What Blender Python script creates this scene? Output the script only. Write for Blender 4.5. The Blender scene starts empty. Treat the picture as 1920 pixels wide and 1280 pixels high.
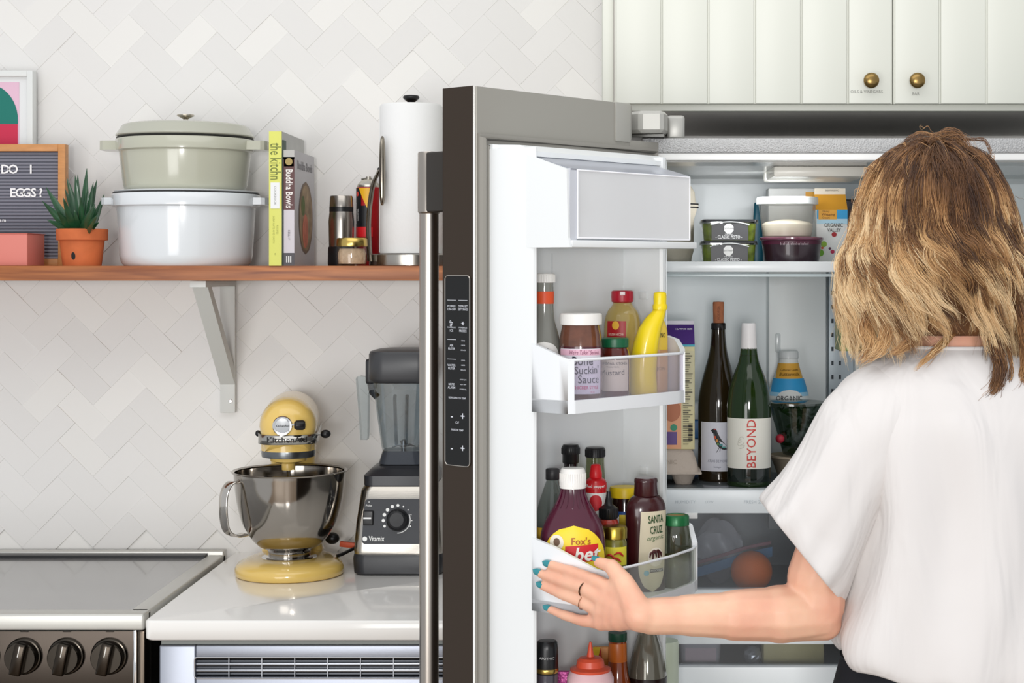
import bpy, bmesh, math, random
import numpy as np
from mathutils import Vector, Matrix
PI = math.pi
C = bpy.context.scene.collection
SC = bpy.context.scene
random.seed(7)

# ---------- camera, world, lights, exposure ----------
F, VX, VY, EYE = 3150.0, 1146.0, 500.0, 1.5
cd = bpy.data.cameras.new('camera'); cam = bpy.data.objects.new('camera', cd); C.objects.link(cam)
cam.location = (0, 0, EYE); cam.rotation_euler = (PI/2, 0, 0)
cd.sensor_width = 36; cd.lens = F/1920*36
cd.shift_x = -(VX-960)/1920; cd.shift_y = -(640-VY)/1920
cd.clip_start = 0.05; SC.camera = cam
w = bpy.data.worlds.new('world'); SC.world = w; w.use_nodes = True
w.node_tree.nodes['Background'].inputs[0].default_value = (0.93, 0.96, 1.0, 1)
w.node_tree.nodes['Background'].inputs[1].default_value = 0.86
def area(name, loc, target, size, power, col=(1, 1, 1), sy=None):
    l = bpy.data.lights.new(name, 'AREA'); l.energy = power; l.size = size; l.color = col
    if sy: l.shape = 'RECTANGLE'; l.size_y = sy
    o = bpy.data.objects.new(name, l); C.objects.link(o); o.location = loc
    o.rotation_euler = (Vector(target)-Vector(loc)).to_track_quat('-Z', 'Y').to_euler()
    return o
area('flash_light', (-0.06, -2.5, 1.52), (0.1, 3.2, 1.35), 0.55, 72, (1, 0.985, 0.965))
area('added_fill_light', (-1.5, -1.4, 0.9), (-0.5, 3.4, 0.9), 1.5, 46, (1, 0.99, 0.975))  # added soft fill with no real source, brightens the lower wall and counter
area('ceiling_light', (-0.2, 1.9, 2.62), (-0.2, 2.3, 0), 2.2, 15, (1, 0.98, 0.95), 1.4)
SC.view_settings.view_transform = 'Standard'; SC.view_settings.look = 'None'
SC.view_settings.gamma = 1; SC.view_settings.use_curve_mapping = False
SC.view_settings.exposure = -0.19

# ---------- materials ----------
def lin(h):
    if isinstance(h, str):
        h = h.lstrip('#'); c = [int(h[i:i+2], 16)/255 for i in (0, 2, 4)]
    else: c = list(h)
    return tuple((v/12.92 if v <= 0.04045 else ((v+0.055)/1.055)**2.4) for v in c)+(1,)
MATS = {}
def M(col, rough=0.5, metal=0, trans=0, bump=0, bscale=60, coat=0, var=0, vscale=8, stretch=(1, 1, 1), sss=0, aniso=0, ior=1.45, emit=0, sheen=0, rnd=0):
    key = (col, rough, metal, trans, bump, bscale, coat, var, vscale, stretch, sss, aniso, ior, sheen, rnd)
    if key in MATS: return MATS[key]
    m = bpy.data.materials.new('m_'+str(col).strip('#')); m.use_nodes = True
    nt = m.node_tree; b = nt.nodes['Principled BSDF']; I = b.inputs
    I['Base Color'].default_value = lin(col); I['Roughness'].default_value = rough
    I['Metallic'].default_value = metal; I['Transmission Weight'].default_value = trans
    I['Coat Weight'].default_value = coat; I['Coat Roughness'].default_value = 0.08; I['IOR'].default_value = ior
    if sheen: I['Sheen Weight'].default_value = sheen
    if sss:
        I['Subsurface Weight'].default_value = sss; I['Subsurface Radius'].default_value = (0.02, 0.008, 0.004); I['Subsurface Scale'].default_value = 1
    if bump or var or aniso or rnd:
        tc = nt.nodes.new('ShaderNodeTexCoord'); mp = nt.nodes.new('ShaderNodeMapping')
        mp.inputs['Scale'].default_value = stretch; nt.links.new(tc.outputs['Object'], mp.inputs[0])
    if var or rnd:
        mx = nt.nodes.new('ShaderNodeMix'); mx.data_type = 'RGBA'
        c = lin(col)
        mx.inputs['A'].default_value = tuple(v*(1-max(var, rnd)) for v in c[:3])+(1,)
        mx.inputs['B'].default_value = tuple(min(1, v*(1+max(var, rnd))) for v in c[:3])+(1,)
        if rnd:
            oi = nt.nodes.new('ShaderNodeObjectInfo'); nt.links.new(oi.outputs['Random'], mx.inputs['Factor'])
        else:
            nz = nt.nodes.new('ShaderNodeTexNoise'); nz.inputs['Scale'].default_value = vscale; nz.inputs['Detail'].default_value = 5
            nt.links.new(mp.outputs[0], nz.inputs['Vector'])
            rp = nt.nodes.new('ShaderNodeMapRange'); rp.inputs['From Min'].default_value = 0.3; rp.inputs['From Max'].default_value = 0.7
            nt.links.new(nz.outputs['Fac'], rp.inputs['Value']); nt.links.new(rp.outputs[0], mx.inputs['Factor'])
        nt.links.new(mx.outputs['Result'], I['Base Color'])
    if bump:
        n2 = nt.nodes.new('ShaderNodeTexNoise'); n2.inputs['Scale'].default_value = bscale; n2.inputs['Detail'].default_value = 4
        nt.links.new(mp.outputs[0], n2.inputs['Vector'])
        bp = nt.nodes.new('ShaderNodeBump'); bp.inputs['Strength'].default_value = bump; bp.inputs['Distance'].default_value = 0.002
        nt.links.new(n2.outputs['Fac'], bp.inputs['Height']); nt.links.new(bp.outputs[0], I['Normal'])
    MATS[key] = m
    return m
def clear(col='#ffffff', gloss=0.12, rough=0.05, tint=0.92, haze=0.0):
    """thin clear plastic or glass: mostly straight-through with a fresnel gloss"""
    key = ('clear', col, gloss, rough, tint, haze)
    if key in MATS: return MATS[key]
    m = bpy.data.materials.new('clear_plastic'); m.use_nodes = True; nt = m.node_tree
    nt.nodes.remove(nt.nodes['Principled BSDF']); out = nt.nodes['Material Output']
    t = nt.nodes.new('ShaderNodeBsdfTransparent'); c = lin(col); t.inputs[0].default_value = tuple(v*tint for v in c[:3])+(1,)
    g = nt.nodes.new('ShaderNodeBsdfGlossy'); g.inputs['Roughness'].default_value = rough
    lw = nt.nodes.new('ShaderNodeLayerWeight'); lw.inputs['Blend'].default_value = 0.25
    ma = nt.nodes.new('ShaderNodeMath'); ma.operation = 'MULTIPLY_ADD'; ma.inputs[1].default_value = 0.55; ma.inputs[2].default_value = gloss*0.18
    pw = nt.nodes.new('ShaderNodeMath'); pw.operation = 'POWER'; pw.inputs[1].default_value = 4
    lw.inputs['Blend'].default_value = 0.5
    nt.links.new(lw.outputs['Facing'], pw.inputs[0]); nt.links.new(pw.outputs[0], ma.inputs[0])
    mx = nt.nodes.new('ShaderNodeMixShader')
    nt.links.new(ma.outputs[0], mx.inputs[0]); nt.links.new(t.outputs[0], mx.inputs[1]); nt.links.new(g.outputs[0], mx.inputs[2])
    sh = mx.outputs[0]
    if haze:
        df = nt.nodes.new('ShaderNodeBsdfDiffuse'); df.inputs[0].default_value = lin(col)
        tl = nt.nodes.new('ShaderNodeBsdfTranslucent'); tl.inputs[0].default_value = lin(col)
        ad = nt.nodes.new('ShaderNodeMixShader'); ad.inputs[0].default_value = 0.3
        nt.links.new(df.outputs[0], ad.inputs[1]); nt.links.new(tl.outputs[0], ad.inputs[2])
        m2 = nt.nodes.new('ShaderNodeMixShader'); m2.inputs[0].default_value = haze
        nt.links.new(sh, m2.inputs[1]); nt.links.new(ad.outputs[0], m2.inputs[2]); sh = m2.outputs[0]
    nt.links.new(sh, out.inputs['Surface']); MATS[key] = m
    return m
def frosted(col, amount=0.5, rough=0.3):
    """milky translucent plastic: part transparent, part diffuse"""
    key = ('frost', col, amount, rough)
    if key in MATS: return MATS[key]
    m = bpy.data.materials.new('frosted_plastic'); m.use_nodes = True; nt = m.node_tree
    b = nt.nodes['Principled BSDF']; b.inputs['Base Color'].default_value = lin(col); b.inputs['Roughness'].default_value = rough
    b.inputs['Alpha'].default_value = amount; MATS[key] = m
    return m
WHITE = M('#eeeeec', 0.35); STEEL = M('#b4b2ae', 0.28, 1, bump=0.05, bscale=40, stretch=(1, 1, 30))
CHROME = M('#d8d8d8', 0.08, 1); BLACK = M('#141416', 0.35); DARK = M('#2a2a2c', 0.45)
BLK = M('#101010', 0.6); RED = M('#c4121c', 0.4)

# ---------- helpers ----------
def W(x, y, Y): return Vector(((x-VX)*Y/F, Y, EYE-(y-VY)*Y/F))
def XX(x, Y): return (x-VX)*Y/F
def ZZ(y, Y): return EYE-(y-VY)*Y/F
def thing(name, label, cat, loc=(0, 0, 0), rotz=0, group=None):
    o = bpy.data.objects.new(name, None); C.objects.link(o); o.empty_display_size = 0.05
    o.location = loc; o.rotation_euler = (0, 0, rotz); tag(o, label, cat, group); return o
def tag(o, label=None, cat=None, group=None, kind=None):
    if label: o['label'] = label
    if cat: o['category'] = cat
    if group: o['group'] = group
    if kind: o['kind'] = kind
    return o
def mk(name, verts, faces, mat, parent=None, smooth=False, label=None, loc=None, mi=None):
    me = bpy.data.meshes.new(name); me.from_pydata([tuple(v) for v in verts], [], faces); me.validate()
    for m in (mat if isinstance(mat, (list, tuple)) else [mat]): me.materials.append(m)
    if smooth: me.polygons.foreach_set('use_smooth', [True]*len(me.polygons))
    if mi: me.polygons.foreach_set('material_index', mi)
    me.update()
    o = bpy.data.objects.new(name, me); C.objects.link(o)
    if parent: o.parent = parent
    if loc: o.location = loc
    if label: o['label'] = label
    return o
class MB:
    def __init__(s): s.v = []; s.f = []
    def add(s, v, f):
        n = len(s.v); s.v += [tuple(p) for p in v]; s.f += [tuple(i+n for i in q) for q in f]; return s
    def box(s, x0, x1, y0, y1, z0, z1, b=0.0, mat=None):
        """box, chamfered by b on all edges"""
        x0, x1 = min(x0, x1), max(x0, x1); y0, y1 = min(y0, y1), max(y0, y1); z0, z1 = min(z0, z1), max(z0, z1)
        b = min(b, (x1-x0)*.49, (y1-y0)*.49, (z1-z0)*.49)
        if b <= 0:
            v = [(x, y, z) for z in (z0, z1) for y in (y0, y1) for x in (x0, x1)]
            f = [(0, 2, 3, 1), (4, 5, 7, 6), (0, 1, 5, 4), (2, 6, 7, 3), (0, 4, 6, 2), (1, 3, 7, 5)]
        else:
            bm = bmesh.new(); bmesh.ops.create_cube(bm, size=1)
            for q in bm.verts: q.co = Vector(((x0+x1)/2+q.co.x*(x1-x0), (y0+y1)/2+q.co.y*(y1-y0), (z0+z1)/2+q.co.z*(z1-z0)))
            bmesh.ops.bevel(bm, geom=bm.edges[:], offset=b, segments=2, affect='EDGES', profile=0.6)
            bm.verts.index_update(); v = [tuple(q.co) for q in bm.verts]; f = [tuple(q.index for q in p.verts) for p in bm.faces]; bm.free()
        if mat is not None: v = [tuple(mat @ Vector(p)) for p in v]
        return s.add(v, f)
    def tube(s, pts, r, seg=10, caps=True, closed=False):
        pts = [Vector(p) for p in pts]; n = len(pts)
        rs = r if isinstance(r, (list, tuple)) else [r]*n
        v = []; f = []; up = None
        for i, p in enumerate(pts):
            a = pts[(i+1) % n] if (closed or i < n-1) else p; b = pts[i-1] if (closed or i > 0) else p
            d = (a-b).normalized()
            if up is None: up = Vector((0, 0, 1)) if abs(d.z) < .9 else Vector((1, 0, 0))
            x = d.cross(up).normalized(); up = x.cross(d).normalized()
            for k in range(seg):
                t = 2*PI*k/seg; v.append(p+(x*math.cos(t)+up*math.sin(t))*rs[i])
        for i in range(n if closed else n-1):
            for k in range(seg):
                j = (i+1) % n
                f.append((i*seg+k, i*seg+(k+1) % seg, j*seg+(k+1) % seg, j*seg+k))
        if caps and not closed: f += [tuple(range(seg))[::-1], tuple((n-1)*seg+k for k in range(seg))]
        return s.add(v, f)
    def lathe(s, prof, seg=36, sx=1, sy=1, cx=0, cy=0, mat=None, a0=0, a1=2*PI):
        v = []; f = []; full = abs(a1-a0-2*PI) < 1e-6; ns = seg if full else seg+1
        for r, z in prof:
            for k in range(ns):
                t = a0+(a1-a0)*k/seg; v.append((cx+r*sx*math.cos(t), cy+r*sy*math.sin(t), z))
        for i in range(len(prof)-1):
            for k in range(seg):
                k2 = (k+1) % ns
                f.append((i*ns+k, i*ns+k2, (i+1)*ns+k2, (i+1)*ns+k))
        if full:
            if prof[0][0] > 1e-6: f.append(tuple(range(ns))[::-1])
            if prof[-1][0] > 1e-6: f.append(tuple((len(prof)-1)*ns+k for k in range(ns)))
        if mat is not None: v = [tuple(mat @ Vector(p)) for p in v]
        return s.add(v, f)
    def prism(s, poly, z0, z1, mat=None):
        """poly in xy extruded in z"""
        n = len(poly); v = [(x, y, z0) for x, y in poly]+[(x, y, z1) for x, y in poly]
        f = [tuple(range(n))[::-1], tuple(range(n, 2*n))]+[(i, (i+1) % n, n+(i+1) % n, n+i) for i in range(n)]
        if mat is not None: v = [tuple(mat @ Vector(p)) for p in v]
        return s.add(v, f)
    def sphere(s, c, r, seg=20, rings=12, sc=(1, 1, 1)):
        prof = [(max(1e-5, math.sin(PI*i/rings)), -math.cos(PI*i/rings)) for i in range(rings+1)]
        m = Matrix.Translation(c) @ Matrix.Diagonal((r*sc[0], r*sc[1], r*sc[2], 1))
        return s.lathe(prof, seg, mat=m)
    def obj(s, name, mat, parent=None, smooth=False, label=None, loc=None, angle=None):
        o = mk(name, s.v, s.f, mat, parent, smooth, label, loc)
        bm = bmesh.new(); bm.from_mesh(o.data); bmesh.ops.remove_doubles(bm, verts=bm.verts, dist=1e-6); bmesh.ops.recalc_face_normals(bm, faces=bm.faces)
        if smooth:
            for e in bm.edges:
                if len(e.link_faces) == 2 and e.calc_face_angle(0) > (angle or 0.62): e.smooth = False
        bm.to_mesh(o.data); bm.free()
        return o
def lathe(name, prof, mat, parent=None, seg=36, sx=1, sy=1, label=None, loc=None, angle=None):
    return MB().lathe(prof, seg, sx, sy).obj(name, mat, parent, True, label, loc, angle)
def box(name, x0, x1, y0, y1, z0, z1, mat, parent=None, b=0.0, label=None):
    return MB().box(x0, x1, y0, y1, z0, z1, b).obj(name, mat, parent, b > 0, label, angle=1.0)
def spline(pts, n=6):
    """catmull-rom through points"""
    pts = [Vector(p) for p in pts]; out = []
    P = [2*pts[0]-pts[1]]+pts+[2*pts[-1]-pts[-2]]
    for i in range(1, len(P)-2):
        for k in range(n):
            t = k/n; a, b, c, d = P[i-1], P[i], P[i+1], P[i+2]
            out.append(0.5*((2*b)+(c-a)*t+(2*a-5*b+4*c-d)*t*t+(3*b-a-3*c+d)*t**3))
    return out+[pts[-1]]
def rr(prof_pts, n=5):
    """smooth a (r,z) profile"""
    return [(max(1e-5, p.x), p.y) for p in spline([(a, b, 0) for a, b in prof_pts], n)]
def rrect(w, d, r, n=5):
    """rounded rectangle outline, centred"""
    o = []
    for cx, cy, a in ((w/2-r, d/2-r, 0), (-w/2+r, d/2-r, PI/2), (-w/2+r, -d/2+r, PI), (w/2-r, -d/2+r, 1.5*PI)):
        for k in range(n+1): o.append((cx+r*math.cos(a+PI/2*k/n), cy+r*math.sin(a+PI/2*k/n)))
    return o
def loft(name, rings, mat, parent=None, closed=True, caps=True, smooth=True, label=None, angle=None):
    n = len(rings[0]); mb = MB(); v = [p for r in rings for p in r]; f = []
    for i in range(len(rings)-1):
        for k in range(n if closed else n-1):
            f.append((i*n+k, i*n+(k+1) % n, (i+1)*n+(k+1) % n, (i+1)*n+k))
    if caps: f += [tuple(range(n))[::-1], tuple((len(rings)-1)*n+k for k in range(n))]
    mb.add(v, f)
    return mb.obj(name, mat, parent, smooth, label, angle=angle)
# --- lettering and labels ---
TC = {}
def tmesh(s, size, bold=0.0, align='CENTER', space=1.0):
    key = (s, round(size, 6), bold, align, space)
    if key in TC: return TC[key]
    cu = bpy.data.curves.new('t', 'FONT'); cu.body = s; cu.size = size; cu.align_x = align; cu.align_y = 'CENTER'
    cu.resolution_u = 2; cu.offset = bold*size; cu.space_character = space
    o = bpy.data.objects.new('t', cu); me = o.to_mesh()
    r = ([(v.co.x, v.co.y) for v in me.vertices], [tuple(p.vertices) for p in me.polygons])
    o.to_mesh_clear(); bpy.data.objects.remove(o); bpy.data.curves.remove(cu); TC[key] = r
    return r
def lettering(lines, mat, mapf, parent, name='lettering', shear=0.0, label=None):
    """lines: (text, size, x, y, bold, rot)"""
    mb = MB()
    for L in lines:
        s, size, x, y = L[:4]; bold = L[4] if len(L) > 4 else 0.0; rot = L[5] if len(L) > 5 else 0; wd = L[6] if len(L) > 6 else None
        v, f = tmesh(s, size, bold)
        if not v: continue
        k = 1
        if wd: k = wd/max(1e-6, max(a for a, b in v)-min(a for a, b in v))
        c, q = math.cos(rot), math.sin(rot)
        vv = []
        for a, b in v:
            a = a*k+b*shear
            vv.append(mapf(x+a*c-b*q, y+a*q+b*c))
        mb.add(vv, f)
    return mk(name, mb.v, mb.f, mat, parent, False, label)
def flat(x=0, y=0, z=0, ax=(1, 0, 0), ay=(0, 0, 1)):
    o = Vector((x, y, z)); A = Vector(ax); B = Vector(ay)
    return lambda a, b: o+A*a+B*b
def rad(prof, z):
    for (r0, z0), (r1, z1) in zip(prof, prof[1:]):
        if z1 > z0 and z0 <= z <= z1: return r0+(r1-r0)*(z-z0)/(z1-z0)
    return prof[-1][0] if z > prof[-1][1] else prof[0][0]
def wrap(prof, off=0.0005, sx=1, sy=1, th=0.0, zc=None):
    """(x,z)-> point on the surface of a lathed body; x is arc length from the front (-Y), turned by th"""
    def f(x, z):
        r = rad(prof, z) if zc is None else rad(prof, zc); rz = rad(prof, z)
        t = -PI/2+th+x/max(0.004, r*max(sx, sy))
        return Vector(((rz*sx+off)*math.cos(t), (rz*sy+off)*math.sin(t), z))
    return f
def patch(name, mapf, x0, x1, z0, z1, mat, parent, nx=14, nz=6, label=None, shape=None):
    """sheet over a surface; shape: fn(u,v in -1..1)->(u,v) to bend the outline"""
    v = []; f = []
    for j in range(nz+1):
        for i in range(nx+1):
            a, b = -1+2*i/nx, -1+2*j/nz
            if shape == 'ellipse':
                s = math.sqrt(max(0, 1-b*b)); a = a*s
            elif shape: a, b = shape(a, b)
            v.append(mapf((x0+x1)/2+a*(x1-x0)/2, (z0+z1)/2+b*(z1-z0)/2))
    for j in range(nz):
        for i in range(nx): f.append((j*(nx+1)+i, j*(nx+1)+i+1, (j+1)*(nx+1)+i+1, (j+1)*(nx+1)+i))
    return mk(name, v, f, mat, parent, True, label)
def ell(name, mapf, cx, cz, rx, rz, mat, parent, n=10, label=None):
    return patch(name, mapf, cx-rx, cx+rx, cz-rz, cz+rz, mat, parent, n, n*2, label, 'ellipse')
# ================= SETTING =================
WALLY = 3.5; CT = 0.906
GROUT = M('#eceae6', 0.9)
tileM = M('#e3e1de', 0.34, coat=0.0, rnd=0.02)
tileM2 = M('#e8e6e2', 0.34, coat=0.0, rnd=0.02)
wall = box('wall_back', -2.2, 1.6, WALLY, WALLY+0.08, 0, 2.75, GROUT); tag(wall, kind='structure')
wall['label'] = 'white herringbone tiled kitchen wall'
box('floor', -2.2, 1.6, -0.6, WALLY, -0.05, 0, M('#9a8672', 0.5, var=.15, vscale=6, stretch=(1, 8, 1)))['kind'] = 'structure'
tw = 0.0523
def tile_mesh(g=-0.0003, h=0.0022, ch=0.0005):
    a, b = tw-g/2*2, tw/2-g/2
    lo = [(-a, -b), (a, -b), (a, b), (-a, b)]; hi = [(-a+ch, -b+ch), (a-ch, -b+ch), (a-ch, b-ch), (-a+ch, b-ch)]
    v = [(x, 0.0, z) for x, z in lo]+[(x, -h*0.55, z) for x, z in lo]+[(x, -h, z) for x, z in hi]
    f = [(8, 9, 10, 11)]
    for k in range(4):
        j = (k+1) % 4; f += [(k, j, 4+j, 4+k), (4+k, 4+j, 8+j, 8+k)]
    return v, f
tv, tf = tile_mesh()
tmeA = bpy.data.meshes.new('tile'); tmeA.from_pydata(tv, [], tf); tmeA.materials.append(tileM)
tmeB = tmeA.copy(); tmeB.materials.clear(); tmeB.materials.append(tileM2)
rest = MB(); ntile = 0
rt = random.Random(3)
ORG = W(874, 77, WALLY)
for i in range(-60, 60):
    for j in range(-60, 60):
        d = (i-j) % 4
        if d == 0: cx, cz, a = i+1, j+.5, 0
        elif d == 3: cx, cz, a = i+.5, j+1, 1
        else: continue
        # rotate the grid 45 degrees
        X = ORG.x+((cx-cz)*0.7071)*tw; Z = ORG.z+((cx+cz-1.5)*0.7071)*tw+0.0
        if not (-1.75 < X < 0.30 and 0.90 < Z < 2.7): continue
        ang = (-PI/4 if a == 0 else PI/4)
        # small hand-set tilt
        tx, tz = rt.gauss(0, .008), rt.gauss(0, .008)
        m = Matrix.Translation((X, WALLY-0.0005+rt.uniform(-.0006, .0006), Z)) @ Matrix.Rotation(ang+0, 4, 'Y') @ Matrix.Rotation(tx, 4, 'X') @ Matrix.Rotation(tz, 4, 'Z')
        px = VX+X*F/WALLY; py = VY-(Z-EYE)*F/WALLY
        if -20 < px < 1135 and -20 < py < 1045 and ntile < 298:
            o = bpy.data.objects.new('tile', tmeA if rt.random() < .7 else tmeB); C.objects.link(o); o.parent = wall; o.matrix_local = m; ntile += 1
        else:
            rest.add([m @ Vector(p) for p in tv], tf)
o = rest.obj('tiling', tileM, wall); o['kind'] = 'stuff'
# ================= COUNTER, DISHWASHER, RANGE =================
counterM = M('#efede9', 0.12, coat=0.4, var=.02, vscale=3)
t = thing('countertop', 'white polished stone countertop between the range and the refrigerator', 'countertop', (0, 0, 0))
L0 = -0.785; FY = 2.822
poly = [(L0, 3.499), (L0, FY+.012), (L0+.004, FY+.004), (L0+.012, FY), (0.045, FY), (0.045, 3.499)]
mb = MB(); n = len(poly)
ins = lambda k: [(x+(k if x < -.7 else 0), y+(k if y < 2.9 else 0)) for x, y in poly]
rings = [[(x, y, z) for x, y in p] for p, z in ((ins(.003), .872), (poly, .875), (poly, .902), (ins(.0015), .9052), (ins(.004), CT))]
loft('slab', rings, counterM, t, smooth=True, angle=0.9)
# base cabinet under the counter, right of the dishwasher
t = thing('base_cabinet', 'white base cabinet right of the dishwasher under the countertop', 'cabinet', (0, 0, 0))
box('body', -0.155, 0.042, 2.86, 3.45, 0.0, .871, M('#dcdcd6', .4), t); box('door', -0.152, 0.040, 2.84, 2.86, 0.1, .868, M('#e2e2dd', .4), t, .003)
# dishwasher
dwM = M('#9a9ea8', 0.42, 1, bump=.04, bscale=60, stretch=(1, 1, 25))
t = thing('dishwasher', 'stainless steel dishwasher with a long slotted vent below the countertop', 'dishwasher', (0, 0, 0))
x0, x1 = -0.762, -0.16; fy = 2.832; d = 0.02
box('body', x0+.004, x1-.004, fy+.03, 3.4, .02, .855, DARK, t)
vx0, vx1, vz0, vz1 = XX(367, fy), x1-.03, ZZ(1269, fy), ZZ(1234, fy)
mb = MB(); mb.box(x0, vx0, fy, fy+.028, .1, .862, .003); mb.box(vx0, vx1, fy, fy+.028, vz1, .862, .002); mb.box(vx0, vx1, fy, fy+.028, .1, vz0, .002); mb.box(vx1, x1, fy, fy+.028, .1, .862, .002)
mb.obj('door', dwM, t, True, angle=1.2)
fr = [(vx0+(vx1-vx0)/2+a, b+(vz0+vz1)/2) for a, b in rrect(vx1-vx0+.004, vz1-vz0+.004, .005)]
MB().tube([(a, fy-.0005, b) for a, b in fr], .0014, 8, closed=True).obj('vent_rim', CHROME, t, True)
box('vent_back', vx0, vx1, fy+.02, fy+.026, vz0, vz1, BLK, t)
hh = (vz1-vz0)/3
for k in (1, 2): box('vent_slat', vx0, vx1, fy+.002, fy+.012, vz0+hh*k-.0022, vz0+hh*k+.0022, M('#8f9298', .3, .9), t, .001)
for k in range(3): box('vent_slat', vx0, vx1, fy+.006, fy+.02, vz0+hh*k+.002, vz0+hh*k+.0062, M('#55585e', .4, .6), t, .001)
k = vx0+.0555
while k < vx1: box('vent_divider', k-.0007, k+.0007, fy+.0015, fy+.018, vz0, vz1, M('#9a9da3', .3, .9), t); k += .0555
box('top_strip', x0+.002, x1, fy+.006, fy+.03, .8625, .868, M('#6f726f', .4, .5), t)
box('mounting_trim', x0, x1, fy+.01, fy+.06, .8685, .8745, WHITE, t)
# ---- range ----
t = thing('range', 'stainless steel range with a grey glass cooktop and round control knobs', 'range', (0, 0, 0))
rx0, rx1, rf = -1.56, -0.797, 2.864
st = M('#c9c8c2', .35, .35, bump=.03, bscale=30, stretch=(20, 1, 1))
panM = M('#3f3934', .3, 1, bump=.04, bscale=30, stretch=(20, 1, 1))
box('body', rx0, rx1-.004, rf+.03, 3.46, .03, .878, M('#33312f', .4, .5), t)
MB().box(rx0, rx1, rf, rf+.045, .880, CT+.002, .004).box(rx1-.032, rx1, rf+.03, 3.47, .880, CT+.002, .003).box(rx0, rx0+.03, rf+.03, 3.47, .880, CT+.002, .003).box(rx0, rx1, 3.452, 3.475, .880, CT+.010, .002).obj('cooktop_frame', st, t, True, angle=1.2)
glM = M('#8b8a89', .22, .25, var=.09, vscale=5, stretch=(1, 3, 1), coat=.6)
box('glass_cooktop', rx0+.03, rx1-.032, rf+.045, 3.425, .885, CT, glM, t)
box('rear_vent', rx0+.03, rx1-.032, 3.425, 3.452, .885, CT+.006, BLACK, t)
box('control_panel', rx0, rx1-.018, rf+.004, rf+.03, .74, .879, panM, t, .002)
box('side_trim', rx1-.018, rx1-.013, rf+.001, rf+.03, .74, .880, CHROME, t, .001)
box('side_panel', rx1-.013, rx1, rf+.006, rf+.05, .03, .879, M('#4a423a', .25, .9), t, .004)
box('oven_door', rx0, rx1-.018, rf+.004, rf+.03, .2, .735, M('#8a8680', .3, 1), t, .004)
for kx in (42, 122, 203, -38, -118):
    c = W(kx, 1231, rf-.005); y0 = rf+.003
    m = Matrix.Translation((c.x, y0, c.z)) @ Matrix.Rotation(PI/2, 4, 'X')
    kn = MB().lathe([(.031, 0), (.0315, .003), (.0295, .006), (.0275, .0065), (.027, .020), (.0255, .0225), (1e-5, .0225)], 40, mat=m).obj('knob', M('#45403a', .18, 1), t, True, angle=.5)
    g = Matrix.Translation((c.x, y0, c.z)) @ Matrix.Rotation(math.radians(12), 4, 'Y')
    MB().box(-.0095, .0095, -.036, -.018, -.0265, .0265, .003, mat=g).obj('knob_grip', M('#3d3731', .2, 1), kn, True, angle=1.2)
    MB().box(-.0007, .0007, -.0366, -.0359, .006, .024, mat=g).obj('knob_mark', M('#e8e6e0', .4), kn)
    MB().tube([(c.x-.006, y0, c.z+.041), (c.x+.007, y0, c.z+.041), (c.x+.007, y0, c.z+.050), (c.x-.006, y0, c.z+.050)], .0006, 4, closed=True).obj('burner_symbol', BLK, kn)
box('indicator_light', -1.0945, -1.0915, rf+.0015, rf+.005, .854, .857, WHITE, t, .0005)
# power cord and orange plug by the blender
t = thing('power_cord', 'black power cord with an orange tagged plug between mixer and blender', 'cord', (0, 0, 0))
MB().tube(spline([W(632, 1042, 3.30), W(643, 1038, 3.31), W(655, 1032, 3.33), W(672, 1024, 3.36), W(676, 1016, 3.42), W(680, 1010, 3.47)], 6), .0035, 8).obj('cord', BLACK, t, True)
MB().box(-.019, .019, -.006, .006, -.0055, .0055, .002, mat=Matrix.Translation(W(655, 1021, 3.38)) @ Matrix.Rotation(.12, 4, 'Y')).obj('plug', M('#d2542a', .5), t, True)
# ================= SHELF =================
SZ = 1.502; SF = 3.218
woodM = bpy.data.materials.new('walnut'); woodM.use_nodes = True
nt = woodM.node_tree; b = nt.nodes['Principled BSDF']; tc = nt.nodes.new('ShaderNodeTexCoord'); mp = nt.nodes.new('ShaderNodeMapping')
mp.inputs['Scale'].default_value = (2.2, 30, 38); nz = nt.nodes.new('ShaderNodeTexNoise'); nz.inputs['Scale'].default_value = 2.2; nz.inputs['Detail'].default_value = 7
nz.inputs['Distortion'].default_value = .6
cr = nt.nodes.new('ShaderNodeValToRGB'); cr.color_ramp.elements[0].position = .3; cr.color_ramp.elements[1].position = .72
cr.color_ramp.elements[0].color = lin('#7a3d16'); cr.color_ramp.elements[1].color = lin('#b9713a')
nt.links.new(tc.outputs['Object'], mp.inputs[0]); nt.links.new(mp.outputs[0], nz.inputs['Vector']); nt.links.new(nz.outputs['Fac'], cr.inputs[0]); nt.links.new(cr.outputs[0], b.inputs['Base Color'])
b.inputs['Roughness'].default_value = .42
t = box('wall_shelf', -1.62, -0.185, SF, 3.492, SZ-.0285, SZ, woodM, None, .0015); tag(t, 'long walnut wall shelf holding pots, books and paper towels', 'shelf')
t = thing('shelf_bracket', 'white painted triangular bracket holding up the walnut shelf', 'bracket', (0, 0, 0))
bw = M('#d6d7d3', .4); bx = -.795; zt = SZ-.0290
box('top_plate', bx-.0155, bx+.0155, SF+.012, 3.493, zt-.0125, zt, bw, t, .001)
box('wall_plate', bx-.0155, bx+.0155, 3.481, 3.493, ZZ(773, 3.49), zt-.013, bw, t, .001)
m = [(SF+.035, zt-.0125), (SF+.062, zt-.0125), (3.481, ZZ(700, 3.49)), (3.481, ZZ(722, 3.49)+.0)]
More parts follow.
